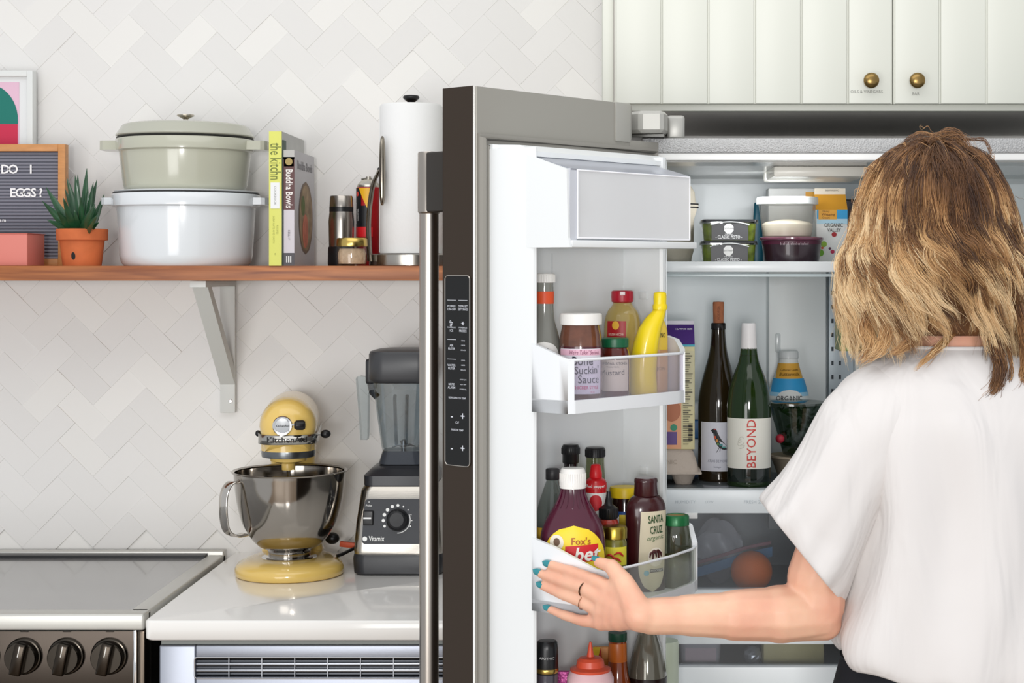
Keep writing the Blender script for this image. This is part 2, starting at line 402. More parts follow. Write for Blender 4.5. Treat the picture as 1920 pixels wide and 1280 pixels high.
for nm, pl in (('brace', [(SF+.03, zt-.0125), (SF+.062, zt-.0125), (3.481, ZZ(690, 3.49)), (3.481, ZZ(720, 3.49))]),):
    v = [(bx-.015, y, z) for y, z in pl]+[(bx+.015, y, z) for y, z in pl]
    MB().add(v, [(0, 1, 2, 3), (7, 6, 5, 4), (0, 4, 5, 1), (1, 5, 6, 2), (2, 6, 7, 3), (3, 7, 4, 0)]).obj(nm, bw, t)
sc = W(432, 752, 3.48)
MB().lathe([(.0042, 0), (.0042, .001), (.003, .002), (1e-5, .0022)], 14, mat=Matrix.Translation((sc.x, 3.4815, sc.z)) @ Matrix.Rotation(PI/2, 4, 'X')).obj('screw', CHROME, t, True)
# art print
t = thing('framed_print', 'white framed abstract print of pink, green and red behind letter board', 'picture', (0, 0, 0))
Y = 3.455; xr = XX(61, Y); zt_ = ZZ(132, Y); xl = xr-.40; fw = .03
m = MB(); m.box(xr-.012, xr, Y, Y+.025, SZ, zt_, .001).box(xl, xl+.012, Y, Y+.025, SZ, zt_, .001).box(xl+.012, xr-.012, Y, Y+.025, zt_-.012, zt_, .001).box(xl+.012, xr-.012, Y, Y+.025, SZ, SZ+.012, .001)
m.obj('frame', M('#dfe1df', .4), t, True, angle=1.2)
box('mat_board', xl+.012, xr-.012, Y+.010, Y+.02, SZ+.012, zt_-.012, M('#e4e6e6', .7), t)
ax = XX(33, Y); az = ZZ(153, Y); az0 = SZ+.04
pr = box('print', xl+.04, ax, Y+.0085, Y+.0098, az0, az, M('#e3bcd0', .6), t)
gx = XX(-28, Y); gz = ZZ(224, Y); gr = XX(31, Y)-gx
v = [(gx+gr*math.cos(k*PI/24), Y+.0080, gz+gr*1.15*math.sin(k*PI/24)) for k in range(25)]+[(gx-gr, Y+.0080, ZZ(232, Y)), (gx+gr, Y+.0080, ZZ(232, Y))]
mk('green_arch', v, [tuple(range(27))], M('#0c7468', .6), pr, label='green arch shape')
mk('red_block', [(gx-gr, Y+.0078, az0), (gx+gr-.0005, Y+.0078, az0), (gx+gr-.0005, Y+.0078, ZZ(232, Y)), (gx-gr, Y+.0078, ZZ(232, Y))], [(0, 1, 2, 3)], M('#c9284c', .6), pr, label='red block shape')
# letter board
t = thing('letter_board', 'oak framed grey felt letter board with white letters reading DO I EGGS?', 'letter board', (0, 0, 0))
Y = 3.40; oak = M('#c98d55', .45, var=.12, vscale=10, stretch=(3, 3, 12))
xr = XX(122, Y); zt_ = ZZ(270, Y); xl = xr-.30; fw = .0145
m = MB(); m.box(xr-fw, xr, Y, Y+.022, SZ, zt_, .001).box(xl, xl+fw, Y, Y+.022, SZ, zt_, .001).box(xl+fw, xr-fw, Y, Y+.022, zt_-fw, zt_, .001).box(xl+fw, xr-fw, Y, Y+.022, SZ, SZ+fw, .001)
m.obj('frame', oak, t, True, angle=1.2)
felt = M('#7f808b', .95, bump=.2, bscale=300)
m = MB(); z = SZ+fw
while z < zt_-fw-.003: m.box(xl+fw, xr-fw, Y+.009, Y+.013, z, z+.0042, .0012); z += .0068
o = m.obj('felt_ridges', felt, t, True); o['kind'] = 'stuff'
box('felt_panel', xl+fw, xr-fw, Y+.012, Y+.018, SZ+fw, zt_-fw, M('#6a6b76', .95), t)
wm = M('#f4f4f4', .4)
for i_, (s, x, y, sz_) in enumerate((('D', 10, 318, .022), ('O', 25, 318, .022), ('I', 58, 318, .022), ('E', 24, 362, .022), ('G', 37, 362, .022), ('G', 50, 362, .022), ('S', 63, 362, .022), ('?', 76.5, 362, .022), ('a', 1, 413, .009), ('m', 8, 413, .009))):
    p = W(x, y, Y+.0085); o = lettering([(s, sz_*1.15, 0, 0, .018)], wm, flat(p.x, Y+.0078, p.z), t, 'letter')
# coral box
t = thing('storage_box', 'small coral pink box in front of the letter board', 'box', (0, 0, 0))
Y = 3.25; MB().box(XX(-90, Y), XX(51, Y), Y, Y+.10, SZ, ZZ(438, Y), .0015).obj('body', M('#d98074', .55), t, True, angle=1.2)
box('lid', XX(-90, Y)-.001, XX(51, Y)+.001, Y-.001, Y+.101, ZZ(438, Y), ZZ(438, Y)+.0012, M('#d07265', .55), t)
# plant
px = XX(154, 3.30); t = thing('potted_succulent', 'spiky green succulent in a small terracotta pot on the shelf', 'plant', (px, 3.30, SZ))
terra = M('#c8693a', .75, var=.12, vscale=25, bump=.2, bscale=80)
k = 3.30/F; H = 69*k
lathe('pot', [(.0365, 0), (.037, .002), (.0425, H-.024), (.0425, H-.023), (.0485, H-.022), (.0495, H-.002), (.048, H), (.0445, H), (.043, H-.008), (.04, H-.012), (1e-5, H-.012)], terra, t, 40, angle=.5)
lathe('soil', [(.0425, H-.011), (.02, H-.008), (1e-5, H-.007)], M('#3d2c20', .95, bump=.8, bscale=200), t, 24)
o = ell('pot_hole', wrap([(.0365, 0), (.0425, H-.024)], .0004, th=-.05), -.003, .019, .0042, .0075, BLK, t)
leafM = M('#1f4a2c', .35, var=.35, vscale=30, coat=.3)
rl = random.Random(5)
def leaf(base, tip, wd, sag, par, mt):
    base, tip = Vector(base), Vector(tip); d = (tip-base); side = d.cross(Vector((0, -1, .15))).normalized(); nrm = side.cross(d).normalized()
    rings = []
    for i in range(9):
        u = i/8; p = base+d*u+nrm*(sag*math.sin(PI*u))*d.length; ww = wd*(0.75+.5*u if u < .3 else .9)*(1-u**2.2)+.0003
        rings.append([p+side*ww*math.cos(a)+nrm*ww*(.42*math.sin(a)-(.15 if math.sin(a) > 0 else 0)*abs(math.sin(a))) for a in [2*PI*q/8 for q in range(8)]])
    return loft('leaf', rings, mt, par, smooth=True, angle=1.5)
bz = H-.01
for (tx, ty, yy) in ((163, 315, 0), (150, 330, -.03), (137, 325, .03), (125, 332, 0), (176, 335, .02), (181, 342, -.02), (86, 350, 0), (92, 378, -.04), (112, 352, .03), (184, 362, .04), (188, 388, -.03), (213, 405, -.10), (205, 385, -.09), (104, 413, -.05), (170, 372, -.06), (140, 372, -.07), (125, 396, -.06), (200, 418, -.05), (155, 395, -.05), (158, 350, .05), (143, 358, .01), (168, 352, -.01)):
    tip = ((tx-154)*k, yy, (498-ty)*k); bs = ((tx-154)*k*.16+rl.uniform(-.006, .006), yy*.25, bz)
    leaf(bs, tip, rl.uniform(.0085, .0105), rl.uniform(-.05, .05), t, leafM)
# ---- Dutch ovens ----
def oval_handle(sgn, r0, r1, z0, z1, mt, par):
    return MB().prism([(sgn*(r0-.012), -.036), (sgn*(r1-.010), -.034), (sgn*(r1-.003), -.028), (sgn*r1, -.016), (sgn*r1, .016), (sgn*(r1-.003), .028), (sgn*(r1-.010), .034), (sgn*(r0-.012), .036)], z0, z1).obj('handle', mt, par, False)
Y = 3.345; k = Y/F; cx = XX(350, Y)
whM = M('#dfe3e6', .18, coat=.5); grM = M('#b9b9a8', .2, coat=.5); rimM = M('#2b2b2b', .5)
t = thing('dutch_oven', 'white enamelled Dutch oven, lower of the two stacked on the shelf', 'pot', (cx, Y, SZ), group=None)
z1, z2 = 108*k, 134*k
lathe('body', [(.118, .0015), (.120, 0), (.1255, .006), (.129, .02), (.1345, z1-.001), (.1345, z1), (.1435, z1+.003), (.1445, z2-.004), (.1425, z2-.001), (.139, z2), (.132, z2-.002), (.128, z2-.06), (1e-5, z2-.065)], whM, t, 56, angle=.8)
for sg in (-1, 1):
    h_ = oval_handle(sg, .1445, .1645, z1+.006, z2-.008, whM, t)
lathe('rim', [(.1405, z2-.0005), (.1425, z2+.001), (.1405, z2+.0025), (.13, z2+.0025)], rimM, t, 56)
lathe('lid', [(.139, z2+.0025), (.14, z2+.0045), (.135, z2+.0060), (1e-5, z2+.0062)], whM, t, 56, label='inverted white lid')
B = z2+.0065
t = thing('dutch_oven', 'sage grey Dutch oven with lid and steel knob, stacked on the white one', 'pot', (cx-.002, Y, SZ+B))
z1, z2 = (358-285)*k-.002, (358-260)*k-.002
lathe('body', [(.112, .0015), (.114, 0), (.118, .003), (.1205, .01), (.128, z1-.001), (.128, z1), (.1335, z1+.003), (.1345, z2-.003), (.133, z2-.001), (.125, z2-.002), (.12, z2-.05), (1e-5, z2-.055)], grM, t, 56, angle=.8)
for sg in (-1, 1): oval_handle(sg, .1345, .1655, z2-.022, z2-.004, grM, t)
lathe('rim', [(.131, z2-.001), (.1335, z2+.001), (.131, z2+.003), (.12, z2+.003)], rimM, t, 56)
LT = (358-232)*k-.002
ld = lathe('lid', rr([(.130, z2+.003), (.1345, z2+.0055), (.1325, z2+.010), (.126, LT-.010), (.121, LT-.003), (.110, LT)], 3)+[(.08, LT+.0015), (1e-5, LT+.003)], M('#b4b4a6', .25, coat=.4), t, 56, angle=.9)
lathe('knob', [(.009, LT+.001), (.0055, LT+.004), (.005, LT+.011), (.013, LT+.0155), (.0175, LT+.0175), (.0165, LT+.020), (.012, LT+.0205), (1e-5, LT+.0195)], M('#b9b2a4', .15, 1), ld, 28)
# ---- Books ----
def book(name, label, xa, xb, ytop, Yf, depth, mt, cover=None, parts=None, group='cookbooks beside the Dutch ovens'):
    t = thing(name, label, 'book', (XX((xa+xb)/2, Yf), Yf, SZ), group=group)
    wd = (xb-xa)*Yf/F; h = (498-ytop)*Yf/F
    MB().box(-wd/2, wd/2, 0, .004, 0, h, .001).obj('spine', mt, t, True)
    for sg in (-1, 1): MB().box(sg*wd/2-sg*.002 if sg > 0 else -wd/2, sg*wd/2 if sg > 0 else -wd/2+.002, .003, depth, 0, h).obj('cover', cover or mt, t)
    MB().box(-wd/2+.002, wd/2-.002, .004, depth-.004, .003, h-.003).obj('pages', M('#e8e4d8', .8), t)
    return t, wd, h
gyM = M('#b3b3b0', .45, var=.12, vscale=9)
t, wd, h = book('cookbook', 'tall yellow spined cookbook, leftmost and tallest beside the Dutch ovens', 504, 528, 246, 3.215, .235, M('#d9da6c', .5), gyM)
lettering([('the kitchn', .030, .0, h-.058, 0, -PI/2, .070)], M('#6f7a3a', .6), flat(0, -.0007, 0), t, 'title')
lb = box('spine_label', -.0085, .0085, -.0012, -.0002, h-.148, h-.098, M('#e9eaea', .5), t)
lettering([('COOKBOOK', .0062, 0, h-.123, 0, -PI/2)], M('#9a9c98', .6), flat(0, -.0016, 0), lb)
lettering([('SARA KATE AND FAITH', .005, -.003, h-.188, 0, -PI/2), ('RECIPES', .005, .004, h-.188, 0, -PI/2), ('c', .008, 0, h-.234)], M('#a8ab52', .6), flat(0, -.0006, 0), t, 'author_lettering')
t, wd, h = book('thin_book', 'thin dark green book squeezed between the yellow and brown spined books', 528.3, 531, 262, 3.222, .03, M('#24402c', .5), None)
t, wd, h = book('cookbook', 'shorter brown and white spined cookbook, rightmost book on the shelf', 531.6, 552, 281, 3.222, .215, M('#cfc9cf', .5), M('#b4b2b6', .35))
pl = lambda a, b: (-wd/2+.0004+a*(wd-.0008), b)
def sp(x0, x1, z0, z1, mt, nm='spine_panel', lab=None): return box(nm, x0, x1, -.0006, .001, z0, z1, mt, t, label=lab)
Z = lambda y: (498-y)*3.222/F
sp(-wd/2, wd/2, Z(298), Z(281), M('#b9b7b3', .5)); sp(-wd/2, wd/2, Z(393), Z(283+11), M('#5d3c3b', .5), lab='dark brown spine band')
o = sp(-wd/2+.001, wd/2-.001, Z(312), Z(295), M('#d8ccb8', .5), 'spine_picture')
MB().lathe([(.007, 0), (.007, .0004), (1e-5, .0004)], 20, mat=Matrix.Translation((0, -.0006, Z(303))) @ Matrix.Rotation(PI/2, 4, 'X')).obj('bowl_picture', M('#a8925a', .6), o)
lettering([('Buddha Bowls', .0185, 0, (Z(316)+Z(391))/2, .012, -PI/2, .074)], M('#efe9e4', .5), flat(0, -.0012, 0), t, 'title')
lettering([('KELLI F', .006, 0, Z(440), 0, -PI/2)], M('#77737a', .5), flat(0, -.001, 0), t, 'author_lettering')
sp(-wd/2, wd/2, 0, Z(474), M('#4a474b', .5), 'publisher_band')
mb = MB()
for q in range(3): mb.box(-.005+q*.0038, -.003+q*.0038, -.0012, -.0005, Z(492), Z(480))
mb.obj('publisher_mark', WHITE, t)
cw = lambda a, b: Vector((wd/2+.0004, a, b))
ell('bowl_photo', lambda a, b: Vector((wd/2+.0006, a, b)), .118, .095, .075, .072, M('#7d6a58', .6), t)
ell('bowl_food', lambda a, b: Vector((wd/2+.0009, a, b)), .118, .095, .068, .066, M('#9c8566', .6, var=.45, vscale=35), t)
ell('salmon_slices', lambda a, b: Vector((wd/2+.0012, a, b)), .11, .068, .03, .034, M('#c8745a', .6, var=.2, vscale=60), t)
ell('green_slices', lambda a, b: Vector((wd/2+.0012, a, b)), .085, .118, .02, .02, M('#5c6a35', .6, var=.3, vscale=60), t)
lettering([('Buddha Bowls', .024, .11, .195, .01, 0, .16)], M('#7d7b80', .5), cw, t, 'cover_title')
# ---- travel mug ----
Y = 3.36; k = Y/F; t = thing('travel_mug', 'steel travel mug with black grip between the books and spray can', 'mug', (XX(640, Y), Y, SZ))
zz = lambda y: (498-y)*k
stM = M('#a9a39c', .22, 1)
lathe('body', [(.021, 0), (.024, .002), (.0255, zz(415)), (.024, zz(400)), (.0235, zz(397))], stM, t)
lathe('band', [(.0238, zz(397)), (.0238, zz(388)), (.0228, zz(387))], BLACK, t)
lathe('lid', [(.0236, zz(388)), (.0225, zz(369)), (.0215, zz(367)), (1e-5, zz(366))], stM, t)
lathe('grip', [(.0262, 0), (.0268, .004), (.0265, zz(466)), (.0255, zz(463)), (.0245, zz(462))], BLACK, t)
# ---- lighter fluid / spray can ----
Y = 3.40; k = Y/F; t = thing('fuel_can', 'black, yellow and red fuel canister with a steel nozzle behind the paper towels', 'can', (XX(691, Y), Y, SZ))
zz = lambda y: (498-y)*k
pr = [(.0235, 0), (.0245, .002), (.0245, zz(352)), (.022, zz(350))]
lathe('body', pr, M('#a5141b', .35), t)
lathe('dome', rr([(.0235, zz(352)), (.022, zz(346)), (.014, zz(338)), (.006, zz(336))], 4)+[(.005, zz(331)), (1e-5, zz(331))], M('#c9c4b8', .2, 1), t)
MB().tube([(-.014, -.0, zz(336)), (0, -.004, zz(334)), (.01, 0, zz(338))], .002, 8).obj('nozzle', M('#8b877f', .3, 1), t, True)
wm = wrap(pr, .0005)
patch('black_label', wm, -.040, -.012, zz(425), zz(353), M('#17191d', .4), t); patch('black_label', wm, -.013, .003, zz(425), zz(386), M('#17191d', .4), t)
patch('yellow_label', wrap(pr, .0007), -.018, .008, zz(392), zz(353), M('#e8b01e', .4), t, 10, 8, shape=lambda a, b: (a*(.55+.45*b)+.3*(1-b), b))
patch('red_band', wrap(pr, .0009), -.04, .012, zz(444), zz(426), M('#dc1f27', .4), t)
lettering([('BUTANE FUEL', .007, -.028, zz(400), .01, PI/2), ('LIGHTER', .006, -.02, zz(403), .01, PI/2)], M('#dddddd', .5), wrap(pr, .0011), t)
ell('emblem', wrap(pr, .001), -.022, zz(364), .004, .005, M('#d6453a', .5), t)
# ---- small jar with gold lid ----
Y = 3.27; k = Y/F; t = thing('spice_jar', 'small glass jar with gold lid full of coarse salt', 'jar', (XX(660, Y), Y, SZ))
zz = lambda y: (496-y)*k
pr = [(.025, .001), (.028, .003), (.0295, zz(480)), (.0285, zz(466)), (.0282, zz(460))]
lathe('glass', pr, clear('#f4f0e8', .3), t)
lathe('contents', [(1e-5, .003), (.026, .004), (.0275, zz(474)), (.024, zz(464)), (1e-5, zz(466))], M('#d9c4ae', .8, bump=1, bscale=180, var=.15, vscale=80), t)
lathe('lid', [(.0300, zz(460)), (.0305, zz(458)), (.0300, zz(447)), (.028, zz(444)), (1e-5, zz(444))], M('#c9ad62', .25, 1), t)
# ---- paper towel holder and roll ----
Y = 3.345; k = Y/F; zz = lambda y: (498-y)*k; cx = XX(771, Y)
t = thing('paper_towel_holder', 'brushed steel paper towel holder with a black topped pole and tension arm', 'holder', (cx, Y, SZ))
lathe('base', [(.080, 0), (.0835, .001), (.0835, zz(478)), (.081, zz(476)), (1e-5, zz(476))], M('#a8a49d', .25, 1), t, 56)
lathe('pole', [(.005, zz(476)), (.005, zz(190)), (1e-5, zz(190))], STEEL, t, 16)
lathe('pole_knob', rr([(.006, zz(196)), (.008, zz(191)), (.0145, zz(186)), (.0165, zz(182)), (.014, zz(179))], 3)+[(1e-5, zz(178.5))], BLACK, t, 28)
arm = [W(694, 490, 3.30), W(692, 460, 3.30), W(691, 420, 3.30), W(694, 380, 3.30), W(700, 345, 3.30), W(712, 318, 3.30)]
o_ = Vector((cx, Y, SZ)); sp_ = [p-o_ for p in spline(arm, 6)]
rings = [[p+Vector((.0052*math.cos(a)*(1.1-.3*i/len(sp_)), .009*math.sin(a), 0)) for a in [2*PI*q/12 for q in range(12)]] for i, p in enumerate(sp_)]
ta = loft('tension_arm', rings, M('#9b9489', .25, 1), t)
pp = [W(717, y, 3.285)-o_ for y in (255, 259, 270, 300, 340, 370, 381, 385)]; wr = [.002, .005, .0072, .0085, .0085, .0072, .005, .002]
loft('paddle', [[p+Vector((r_*.75*math.cos(a), r_*1.3*math.sin(a), 0)) for a in [2*PI*q/14 for q in range(14)]] for p, r_ in zip(pp, wr)], M('#8e877c', .2, 1), ta)
MB().sphere(arm[-1]-o_, .0052).obj('hinge_pin', BLACK, ta, True)
t = thing('paper_towel_roll', 'white paper towel roll standing on the steel holder', 'paper towels', (cx, Y, SZ+zz(475)+.0002))
hh = zz(197)-zz(475)
lathe('roll', [(.0615, 0), (.062, .001), (.062, hh-.004), (.0595, hh), (.0215, hh), (.0205, hh-.002), (.0205, 0)], M('#ebebea', .95, bump=.25, bscale=90, sheen=.3), t, 56, angle=.9)
MB().tube([(-.0617+.0, -.008, .002), (-.0617, -.008, hh-.003)], .0009, 6).obj('sheet_edge', M('#ebebea', .95), t)
lathe('cardboard_core', [(.0204, 0), (.0204, hh-.001), (.019, hh-.001), (.019, 0)], M('#b99d7a', .9), t, 28)
# ================= STAND MIXER =================
yel = M('#e3c069', .22, coat=.6)
Y = 3.25; k = Y/F; zl = lambda y: (1078-0)*0+.594-(y-500)*k
t = thing('stand_mixer', 'pastel yellow stand mixer with a steel bowl on the counter', 'mixer', (XX(543, Y), Y, CT), .14)
# pedestal base: rounded plan, sloping top
def base_ring(sc, z, dy=0):
    o = []
    for i in range(40):
        a = 2*PI*i/40; x, y = math.cos(a), math.sin(a)
        rx = .104; ry = .104 if y < 0 else .205
        o.append((x*rx*sc*(1 if y < 0 else (1-.30*y*y)), y*ry*sc+dy, z))
    return o
loft('pedestal', [base_ring(.97, .0005), base_ring(1.0, .003), base_ring(1.0, .014), base_ring(.965, .021), base_ring(.80, .028), base_ring(.60, .031), base_ring(.3, .031)], yel, t, angle=.9)
col = []
for z, w_, d0, d1 in ((.026, .062, .085, .195), (.06, .052, .10, .190), (.12, .046, .115, .180), (.19, .044, .112, .180), (.235, .046, .10, .185)):
    col.append([(math.copysign(abs(math.cos(a))**.7, math.cos(a))*w_, (d0+d1)/2+math.copysign(abs(math.sin(a))**.7, math.sin(a))*(d1-d0)/2, z) for a in [2*PI*q/24 for q in range(24)]])
loft('neck', col, yel, t)
lathe('clamp_plate', [(.052, .030), (.053, .034), (.050, .036), (1e-5, .036)], CHROME, t, 40)
bp = [(.040, .036), (.041, .045), (.0465, .051), (.058, .056), (.071, .069), (.083, .087), (.0925, .108), (.1015, .148), (.1055, .186), (.1065, .1975)]
bp2 = rr(bp, 4)
lathe('bowl', bp2+[(.110, .1985), (.1105, .2005), (.109, .2015), (.1045, .199)]+[(max(.001, r-.0016), z+.0012) for r, z in bp2[::-1] if z > .052]+[(1e-5, .052)], M('#a29c94', .10, 1), t, 64, angle=1.1)
hp = [(-.090, -.038, .181), (-.108, -.045, .1835), (-.119, -.05, .165), (-.121, -.05, .13), (-.116, -.045, .095), (-.100, -.038, .082), (-.082, -.030, .083)]
cs = spline(hp, 6)
ring = []
for i, p in enumerate(cs):
    a = cs[min(i+1, len(cs)-1)]-cs[max(i-1, 0)]; a.normalize(); w1 = Vector((.68, -.73, 0)); n1 = a.cross(w1).normalized()
    ring.append([p+w1*sx_*.012+n1*sy_*.0022 for sx_, sy_ in ((-1, -.4), (-.8, -1), (.8, -1), (1, -.4), (1, .4), (.8, 1), (-.8, 1), (-1, .4))])
loft('bowl_handle', ring, M('#c4bfb8', .10, 1), t, angle=1.2)
# head
HZ = .292
def head_ring(y, s, drop=1.0, top=1.0):
    o = []; r = .0545*s
    for i in range(36):
        a = PI*i/22 if i <= 22 else None
        if a is not None: o.append((r*math.cos(a), y, HZ+r*top*math.sin(a)))
        else:
            q = (i-22)/14; x = -r+2*r*q
            o.append((x*.98, y, HZ-.050*s*drop))
    return o
hr = [head_ring(y, s) for y, s in ((-.105, .30), (-.102, .55), (-.094, .76), (-.082, .90), (-.066, .97), (-.04, 1.0), (.02, 1.0), (.08, 1.0), (.13, .97), (.165, .88), (.183, .70), (.19, .4))]
hd = loft('head', hr, yel, t, angle=.7)
def band(z0, z1, off, mt, nm):
    pts = [(-1, .17), (-1, -.04), (-.97, -.066), (-.90, -.082), (-.76, -.094), (-.55, -.102), (-.3, -.1055)]
    pts = [(x*.0545, y) for x, y in pts]; pts = pts+[(-x, y) for x, y in pts[::-1]]
    out = []
    for z in (z0, z1): out.append([(x*(1+off*18), y-off, z) for x, y in pts])
    v = out[0]+out[1]; n = len(pts)
    inn = [(x*.96, y+.002, z) for x, y, z in v]
    f = [(i, i+1, n+i+1, n+i) for i in range(n-1)]+[(2*n+i, 3*n+i, 3*n+i+1, 2*n+i+1) for i in range(n-1)]+[(n+i, n+i+1, 3*n+i+1, 3*n+i) for i in range(n-1)]+[(i, 2*n+i, 2*n+i+1, i+1) for i in range(n-1)]
    return mk(nm, v+inn, f, mt, t, False)
BP = [(-.0545, -.04), (-.0529, -.066), (-.0491, -.082), (-.0414, -.094), (-.030, -.102), (-.0164, -.1055), (0, -.1062)]
def band_y(x):
    x = -abs(x)
    for (a, b), (c, d) in zip(BP, BP[1:]):
        if a <= x <= c: return b+(d-b)*(x-a)/(c-a)
    return -.04
tb = band(.2605, .2785, .0022, M('#a9a7a2', .18, 1), 'trim_band')
for p in tb.data.polygons: p.use_smooth = True
lettering([('KitchenAid', .0145, 0, .0, .02, 0, .074)], M('#1c1b1a', .5), lambda a, b: Vector((a, band_y(a)-.0032, .2695+b)), t, 'brand_lettering')
box_ = MB().lathe([(.0505, .2465), (.051, .240), (.050, .233), (.040, .231), (1e-5, .231)], 48, cy=-.045).obj('planetary_ring', M('#6f7274', .25, .9), t, True)
MB().lathe([(.0515, .2455), (.0515, .2615), (.045, .2615)], 48, cy=-.045).obj('head_collar', yel, t, True)
MB().lathe([(.036, .2335), (.034, .225), (.013, .219), (.0125, .207), (1e-5, .207)], 32, cy=-.045).obj('planetary_hub', yel, t, True, angle=.8)
MB().lathe([(.004, .208), (.004, .150), (1e-5, .15)], 14, cy=-.045).obj('beater_shaft', CHROME, t, True)
m = Matrix.Translation((-.008, -.103, .2965)) @ Matrix.Rotation(PI/2, 4, 'X')
hb = MB().lathe([(.018, -.006), (.0185, .004), (.0172, .006), (.014, .0058), (.0135, .0068), (1e-5, .0072)], 36, mat=m).obj('attachment_hub', CHROME, t, True, angle=.5)
lettering([('KitchenAid', .006, 0, 0, .02, 0, .024)], M('#222222', .5), flat(-.008, -.1104, .2965), hb)
MB().tube([(.008, -.107, .2985), (.020, -.110, .2990)], .0022, 8).obj('screw_shaft', CHROME, t, True)
MB().lathe([(.006, -.012), (.0092, -.008), (.0095, .004), (.007, .008), (1e-5, .009)], 24, mat=Matrix.Translation((.026, -.112, .298)) @ Matrix.Rotation(-PI/2, 4, 'Y').inverted()).obj('hub_knob', BLACK, t, True)
MB().tube([(.053, -.04, .2735), (.066, -.045, .2745)], .002, 8).obj('lever_shaft', CHROME, t, True)
MB().sphere((.070, -.046, .2745), .0085, sc=(1.15, 1, .95)).obj('speed_knob', BLACK, t, True)
MB().sphere((-.0575, -.035, .276), .006, sc=(.9, 1, 1)).obj('lock_knob', BLACK, t, True)
MB().sphere((.078, .14, .045), .012, sc=(1.2, 1, 1)).obj('cord_plug', BLACK, t, True)
# ================= BLENDER =================
Y = 3.335; t = thing('blender', 'black and steel jug blender beside the refrigerator door handle', 'blender', (XX(757, Y), Y, CT))
def rring(w_, d_, r_, z, dy=0): return [(x, y+dy, z) for x, y in rrect(w_, d_, r_, 5)]
loft('foot', [rring(.160, .20, .02, 0), rring(.172, .21, .025, .004), rring(.176, .212, .025, .030), rring(.172, .208, .025, .040)], M('#26272b', .35), t, angle=.8)
bst = M('#b3aea6', .22, 1, bump=.03, bscale=50, stretch=(1, 1, 20))
loft('housing', [rring(.170, .200, .018, .039), rring(.172, .202, .018, .046), rring(.164, .190, .018, .10), rring(.148, .168, .018, .160), rring(.140, .158, .022, .168)], bst, t, angle=.7)
loft('collar', [rring(.134, .150, .02, .1665), rring(.140, .156, .02, .170), rring(.140, .156, .02, .188), rring(.118, .13, .02, .199), rring(.09, .10, .02, .205)], M('#2c2d31', .3), t, angle=.7)
# sloping control face: from (y=-.101,z=.046) to (y=-.084,z=.16)
def face(a, b):   # a across, b up the slope (0..1 => z .046-.160)
    z = .048+b; yv = -.1012+(z-.046)*(.0062/.054) if z < .1 else -.095+(z-.1)*(.011/.06); return Vector((a, yv-.0016, z))
v = []; f = []
pol = [(x*.9, y) for x, y in rrect(.148, .085, .008, 4)]
vv = [face(x*(1-(y)*.9), y+.055) for x, y in pol]; vb = [p+Vector((0, .004, 0)) for p in vv]; n = len(vv)
cpan = vv+vb+[face(0, .054)]
mk('control_panel', cpan, [(i, (i+1) % n, 2*n) for i in range(n)]+[(i, n+i, n+(i+1) % n, (i+1) % n) for i in range(n)], M('#33353a', .5), t)
fo = lambda off: (lambda a, b: face(a, b)+Vector((0, -off, 0)))
FM = fo(.0006)
m = Matrix.Translation(face(0, .058)) @ Matrix.Rotation(PI/2-.15, 4, 'X')
MB().lathe([(.0215, 0), (.0215, .003), (.019, .005), (.0165, .015), (.0135, .0165), (1e-5, .016)], 40, mat=m).obj('dial', M('#17181b', .45), t, True, angle=.5)
MB().lathe([(.0185, .0045), (.0185, .0065), (.0172, .0065)], 40, mat=m).obj('dial_ring', CHROME, t, True)
for q in range(11):
    a = math.radians(205-q*23); r_ = .0275; sz_ = (.0026, .0032, .0034, .0034, .0032, .0028, .0016, .0012, .001, .001, .0014)[q]
    ell('dial_dot', FM, r_*math.cos(a), .058+r_*math.sin(a), sz_, sz_, WHITE, t, 4)
arc = [face(.0245*math.cos(a), .058+.0245*math.sin(a))+Vector((0, -.001, 0)) for a in [math.radians(-90+4*q) for q in range(30)]]
MB().tube(arc, .0010, 6).obj('dial_arc', WHITE, t)
o = MB().box(-.0665, -.0465, -.004, .002, -.014, .014, .002, mat=Matrix.Translation(face(0, .062))).obj('power_switch', BLACK, t, True, angle=1.2)
patch('switch_mark', fo(.0047), -.0655, -.0505, .0605, .0635, WHITE, o, 2, 1)
lettering([('Vitamix', .0135, -.040, .0225, .01, 0, .030)], WHITE, FM, t, 'brand_lettering'); ell('brand_mark', FM, -.0625, .0225, .0045, .0045, WHITE, t, 5)
lettering([('Pulse', .006, -.056, .085), ('o', .006, -.056, .0925)], WHITE, FM, t, 'switch_lettering')
loft('jug_base', [rring(.082, .082, .02, .2045), rring(.092, .092, .02, .207), rring(.084, .084, .02, .222), rring(.078, .078, .02, .232)], M('#3a3e45', .2), t, angle=.8)
cp = clear('#f0f4f6', .35, .04, .96)
def jr(s, z): return [(x, y, z) for x, y in rrect(s*2, s*2, s*.45, 5)]
v = [jr(.038, .228), jr(.041, .24), jr(.049, .30), jr(.0575, .372)]
loft('jug', v+[jr(.055, .372), jr(.0465, .30), jr(.0385, .24), jr(.035, .234)], cp, t, caps=False, angle=.8)
for x, y in ((-.012, -.050), (.012, -.052)):
    MB().tube([(x*.8, y+.012, .245), (x, y+.004, .335), (x, y+.010, .342)], .0035, 8).obj('jug_rib', clear('#dfe6ea', .5), t, True)
mb = MB()
for a in range(4): mb.tube([(0, 0, .238), (.012*math.cos(a*PI/2+.4), .012*math.sin(a*PI/2+.4), .241), (.024*math.cos(a*PI/2+.4), .024*math.sin(a*PI/2+.4), .246 if a % 2 else .237)], [.003, .0025, .001], 6)
mb.lathe([(.005, .23), (.005, .25), (1e-5, .252)], 12).obj('blade', M('#75787c', .15, 1), t, True)
lr = lambda s, z: [(x, y, z) for x, y in rrect(s*2, s*2, s*.5, 6)]
